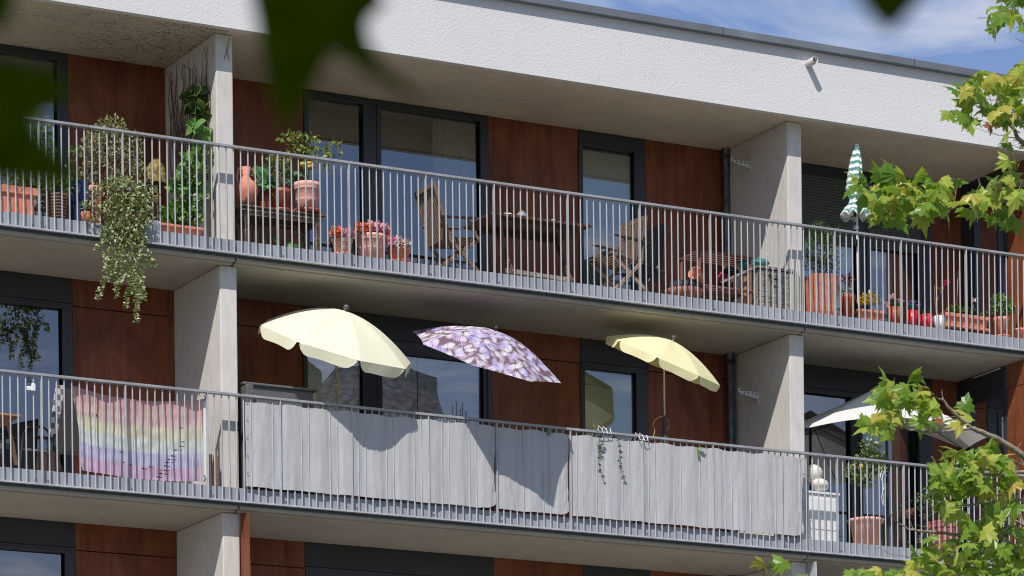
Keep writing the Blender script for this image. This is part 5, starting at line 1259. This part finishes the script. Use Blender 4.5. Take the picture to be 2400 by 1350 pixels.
for c_ in ((2360, 15, 45, 22, 14), (2320, 45, 16, 16, 5), (2385, 55, 12, 18, 3),
           (2278, 190, 22, 20, 7), (2258, 215, 22, 16, 7), (2244, 262, 20, 14, 6), (2300, 210, 26, 26, 14), (2335, 230, 34, 34, 26), (2372, 195, 26, 18, 14), (2275, 275, 16, 10, 5), (2365, 270, 26, 24, 14), (2395, 205, 10, 20, 5), (2352, 330, 14, 8, 4), (2395, 330, 8, 10, 3),
           (2030, 438, 22, 22, 11), (2065, 435, 24, 24, 14), (2075, 478, 26, 22, 18), (2110, 435, 22, 20, 12), (2110, 470, 34, 28, 28), (2160, 450, 26, 30, 18), (2190, 475, 30, 24, 20), (2215, 455, 18, 26, 8), (2140, 500, 24, 14, 8), (2085, 500, 30, 12, 8), 
           (2305, 445, 22, 18, 8), (2370, 400, 16, 26, 8), (2385, 440, 22, 24, 14), (2345, 440, 22, 20, 8), (2285, 490, 20, 14, 6), (2320, 505, 16, 16, 5), (2355, 505, 16, 14, 5), (2330, 485, 22, 8, 5),
           (2078, 910, 22, 18, 8), (2085, 935, 20, 14, 6), (2105, 925, 14, 14, 5), (2140, 905, 14, 14, 5), (2138, 935, 16, 14, 6), (2165, 920, 14, 16, 6), (2165, 965, 22, 18, 10), (2185, 985, 18, 16, 7), (2048, 985, 18, 16, 8), (2075, 965, 18, 14, 7), (2060, 1005, 14, 10, 4), (2095, 1000, 12, 8, 3), (2262, 965, 16, 14, 5), (2240, 990, 14, 12, 4), (2285, 975, 14, 6, 2),
           (2205, 1085, 20, 18, 9), (2240, 1100, 34, 34, 30), (2290, 1085, 34, 30, 28), (2335, 1080, 26, 26, 18), (2210, 1130, 26, 24, 16), (2260, 1140, 34, 24, 22), (2215, 1168, 26, 18, 14), (2290, 1130, 24, 20, 12), (2255, 1185, 16, 16, 6), (2350, 1110, 16, 14, 6), (2370, 1140, 16, 16, 6), (2340, 1190, 10, 12, 3),
           (2300, 1215, 26, 22, 14), (2350, 1205, 22, 20, 10), (2385, 1180, 16, 26, 8), (2390, 1120, 12, 22, 5), (2265, 1240, 18, 16, 8), (2290, 1268, 26, 18, 14), (2340, 1265, 24, 20, 12), (2385, 1245, 20, 30, 14), (2380, 1300, 26, 26, 18), (2330, 1310, 26, 18, 12), (2210, 1270, 24, 14, 8), (2200, 1288, 16, 10, 5),
           (2370, 1335, 34, 18, 18), (2290, 1335, 34, 16, 18), (2215, 1325, 34, 22, 20), (2160, 1325, 26, 18, 14), (2110, 1338, 22, 14, 9), (2050, 1336, 24, 12, 9), (2015, 1342, 16, 8, 4), (2250, 1300, 20, 10, 6), (2190, 1255, 12, 10, 3),
           (1797, 1338, 15, 12, 4), (1838, 1340, 5, 12, 1), (1880, 1346, 6, 5, 2), (2480, 300, 60, 120, 40), (2480, 1100, 70, 160, 70), (2480, 500, 60, 60, 25)):
    lcl(*c_)
for c_ in ((2318, 285, 8, 5, 3), (2345, 287, 7, 5, 2), (2225, 455, 8, 8, 2), (2252, 468, 5, 8, 1), (2160, 908, 5, 5, 1), (2195, 988, 4, 6, 1), (2302, 1218, 10, 8, 3), (2290, 1335, 5, 4, 1), (2395, 240, 6, 8, 2)): lcl(*c_[:5], size=.6, dm=dead)
nc, nd, npt = len(crown.f), len(dead.f), len(pet.f)
for q_ in (dead, pet): crown.add(q_.v, q_.f)
oc = crown.build('crown', [LM['plane'], LM['brownleaf'], MT['stem']], tree)
for i_, pl in enumerate(oc.data.polygons): pl.material_index = 0 if i_ < nc else (1 if i_ < nc+nd else 2)
# ------------------------------------------------------------------ out of focus foreground twig with leaves, and unseen leaf clusters added above to shade it
D = 3.1
fr = thing('foreground_branch', atd(1400, -500, D), 'dark out of focus maple leaves hanging close to the lens', 'branch')
def fleaf(pts, d=D):
    gx, gy = sum(a[0] for a in pts)/len(pts), sum(a[1] for a in pts)/len(pts)
    pts = [(a+22*(a-gx)/max(1, math.hypot(a-gx, b-gy)), b+22*(b-gy)/max(1, math.hypot(a-gx, b-gy))) for a, b in pts]
    m = MB(); c = [sum(a[i] for a in pts)/len(pts) for i in (0, 1)]; m.v = [atd(u, v, d+.012*math.sin(i*1.7)) for i, (u, v) in enumerate(pts)]+[atd(c[0], c[1], d-.012)]
    k = len(pts); m.f = [(i, (i+1) % k, k) for i in range(k)]
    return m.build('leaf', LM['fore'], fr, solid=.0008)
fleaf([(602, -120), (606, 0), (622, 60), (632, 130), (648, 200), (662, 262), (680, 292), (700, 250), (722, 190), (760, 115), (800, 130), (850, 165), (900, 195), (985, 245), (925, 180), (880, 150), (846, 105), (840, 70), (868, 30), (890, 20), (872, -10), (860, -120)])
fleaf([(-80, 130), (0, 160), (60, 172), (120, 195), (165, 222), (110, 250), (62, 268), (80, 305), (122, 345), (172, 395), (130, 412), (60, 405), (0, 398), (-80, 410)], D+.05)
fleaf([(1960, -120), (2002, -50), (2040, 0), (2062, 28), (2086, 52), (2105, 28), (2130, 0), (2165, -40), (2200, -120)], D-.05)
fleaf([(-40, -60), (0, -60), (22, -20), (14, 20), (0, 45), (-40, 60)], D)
tw = MB()
tw.tube([atd(-700, -700, D), atd(-100, -450, D+.02), atd(700, -330, D), atd(1500, -350, D), atd(2100, -300, D), atd(2800, -420, D)], [.012, .010, .008, .006, .005, .003], 8)
tw.tube([atd(700, -330, D), atd(735, -100, D)], .002, 5).tube([atd(2100, -300, D), atd(2080, -100, D-.05)], .002, 5).tube([atd(-100, -450, D+.02), atd(-150, 0, D+.04), atd(-80, 280, D+.05)], .002, 5)
tw.build('twig', MT['twig'], fr, smooth=True)
sh = MB(); random.seed(5)  # leaf clusters out of view, added sunward to keep sun off the leaves
for q_ in ((0, 300), (740, 60), (2085, -20)):
    cc_ = atd(q_[0], q_[1], D)-SUN*.95
    for _ in range(150):
        p = cc_+Vector((random.gauss(0, .13), random.gauss(0, .13), random.gauss(0, .07))); L = random.uniform(.09, .14); sh.leaf(p, L, L*.8, rdir(), -SUN+rdir()*.5, 'plane', .15)
cc_ = atd(1100, 100, D)-SUN*1.15
for _ in range(300):
    p = cc_+RT*random.uniform(-.55, .55)+Vector((random.gauss(0, .12), random.gauss(0, .12), random.gauss(0, .08))); L = random.uniform(.09, .14); sh.leaf(p, L, L*.8, rdir(), -SUN+rdir()*.5, 'plane', .15)
sh.build('foliage', LM['fore'], fr)
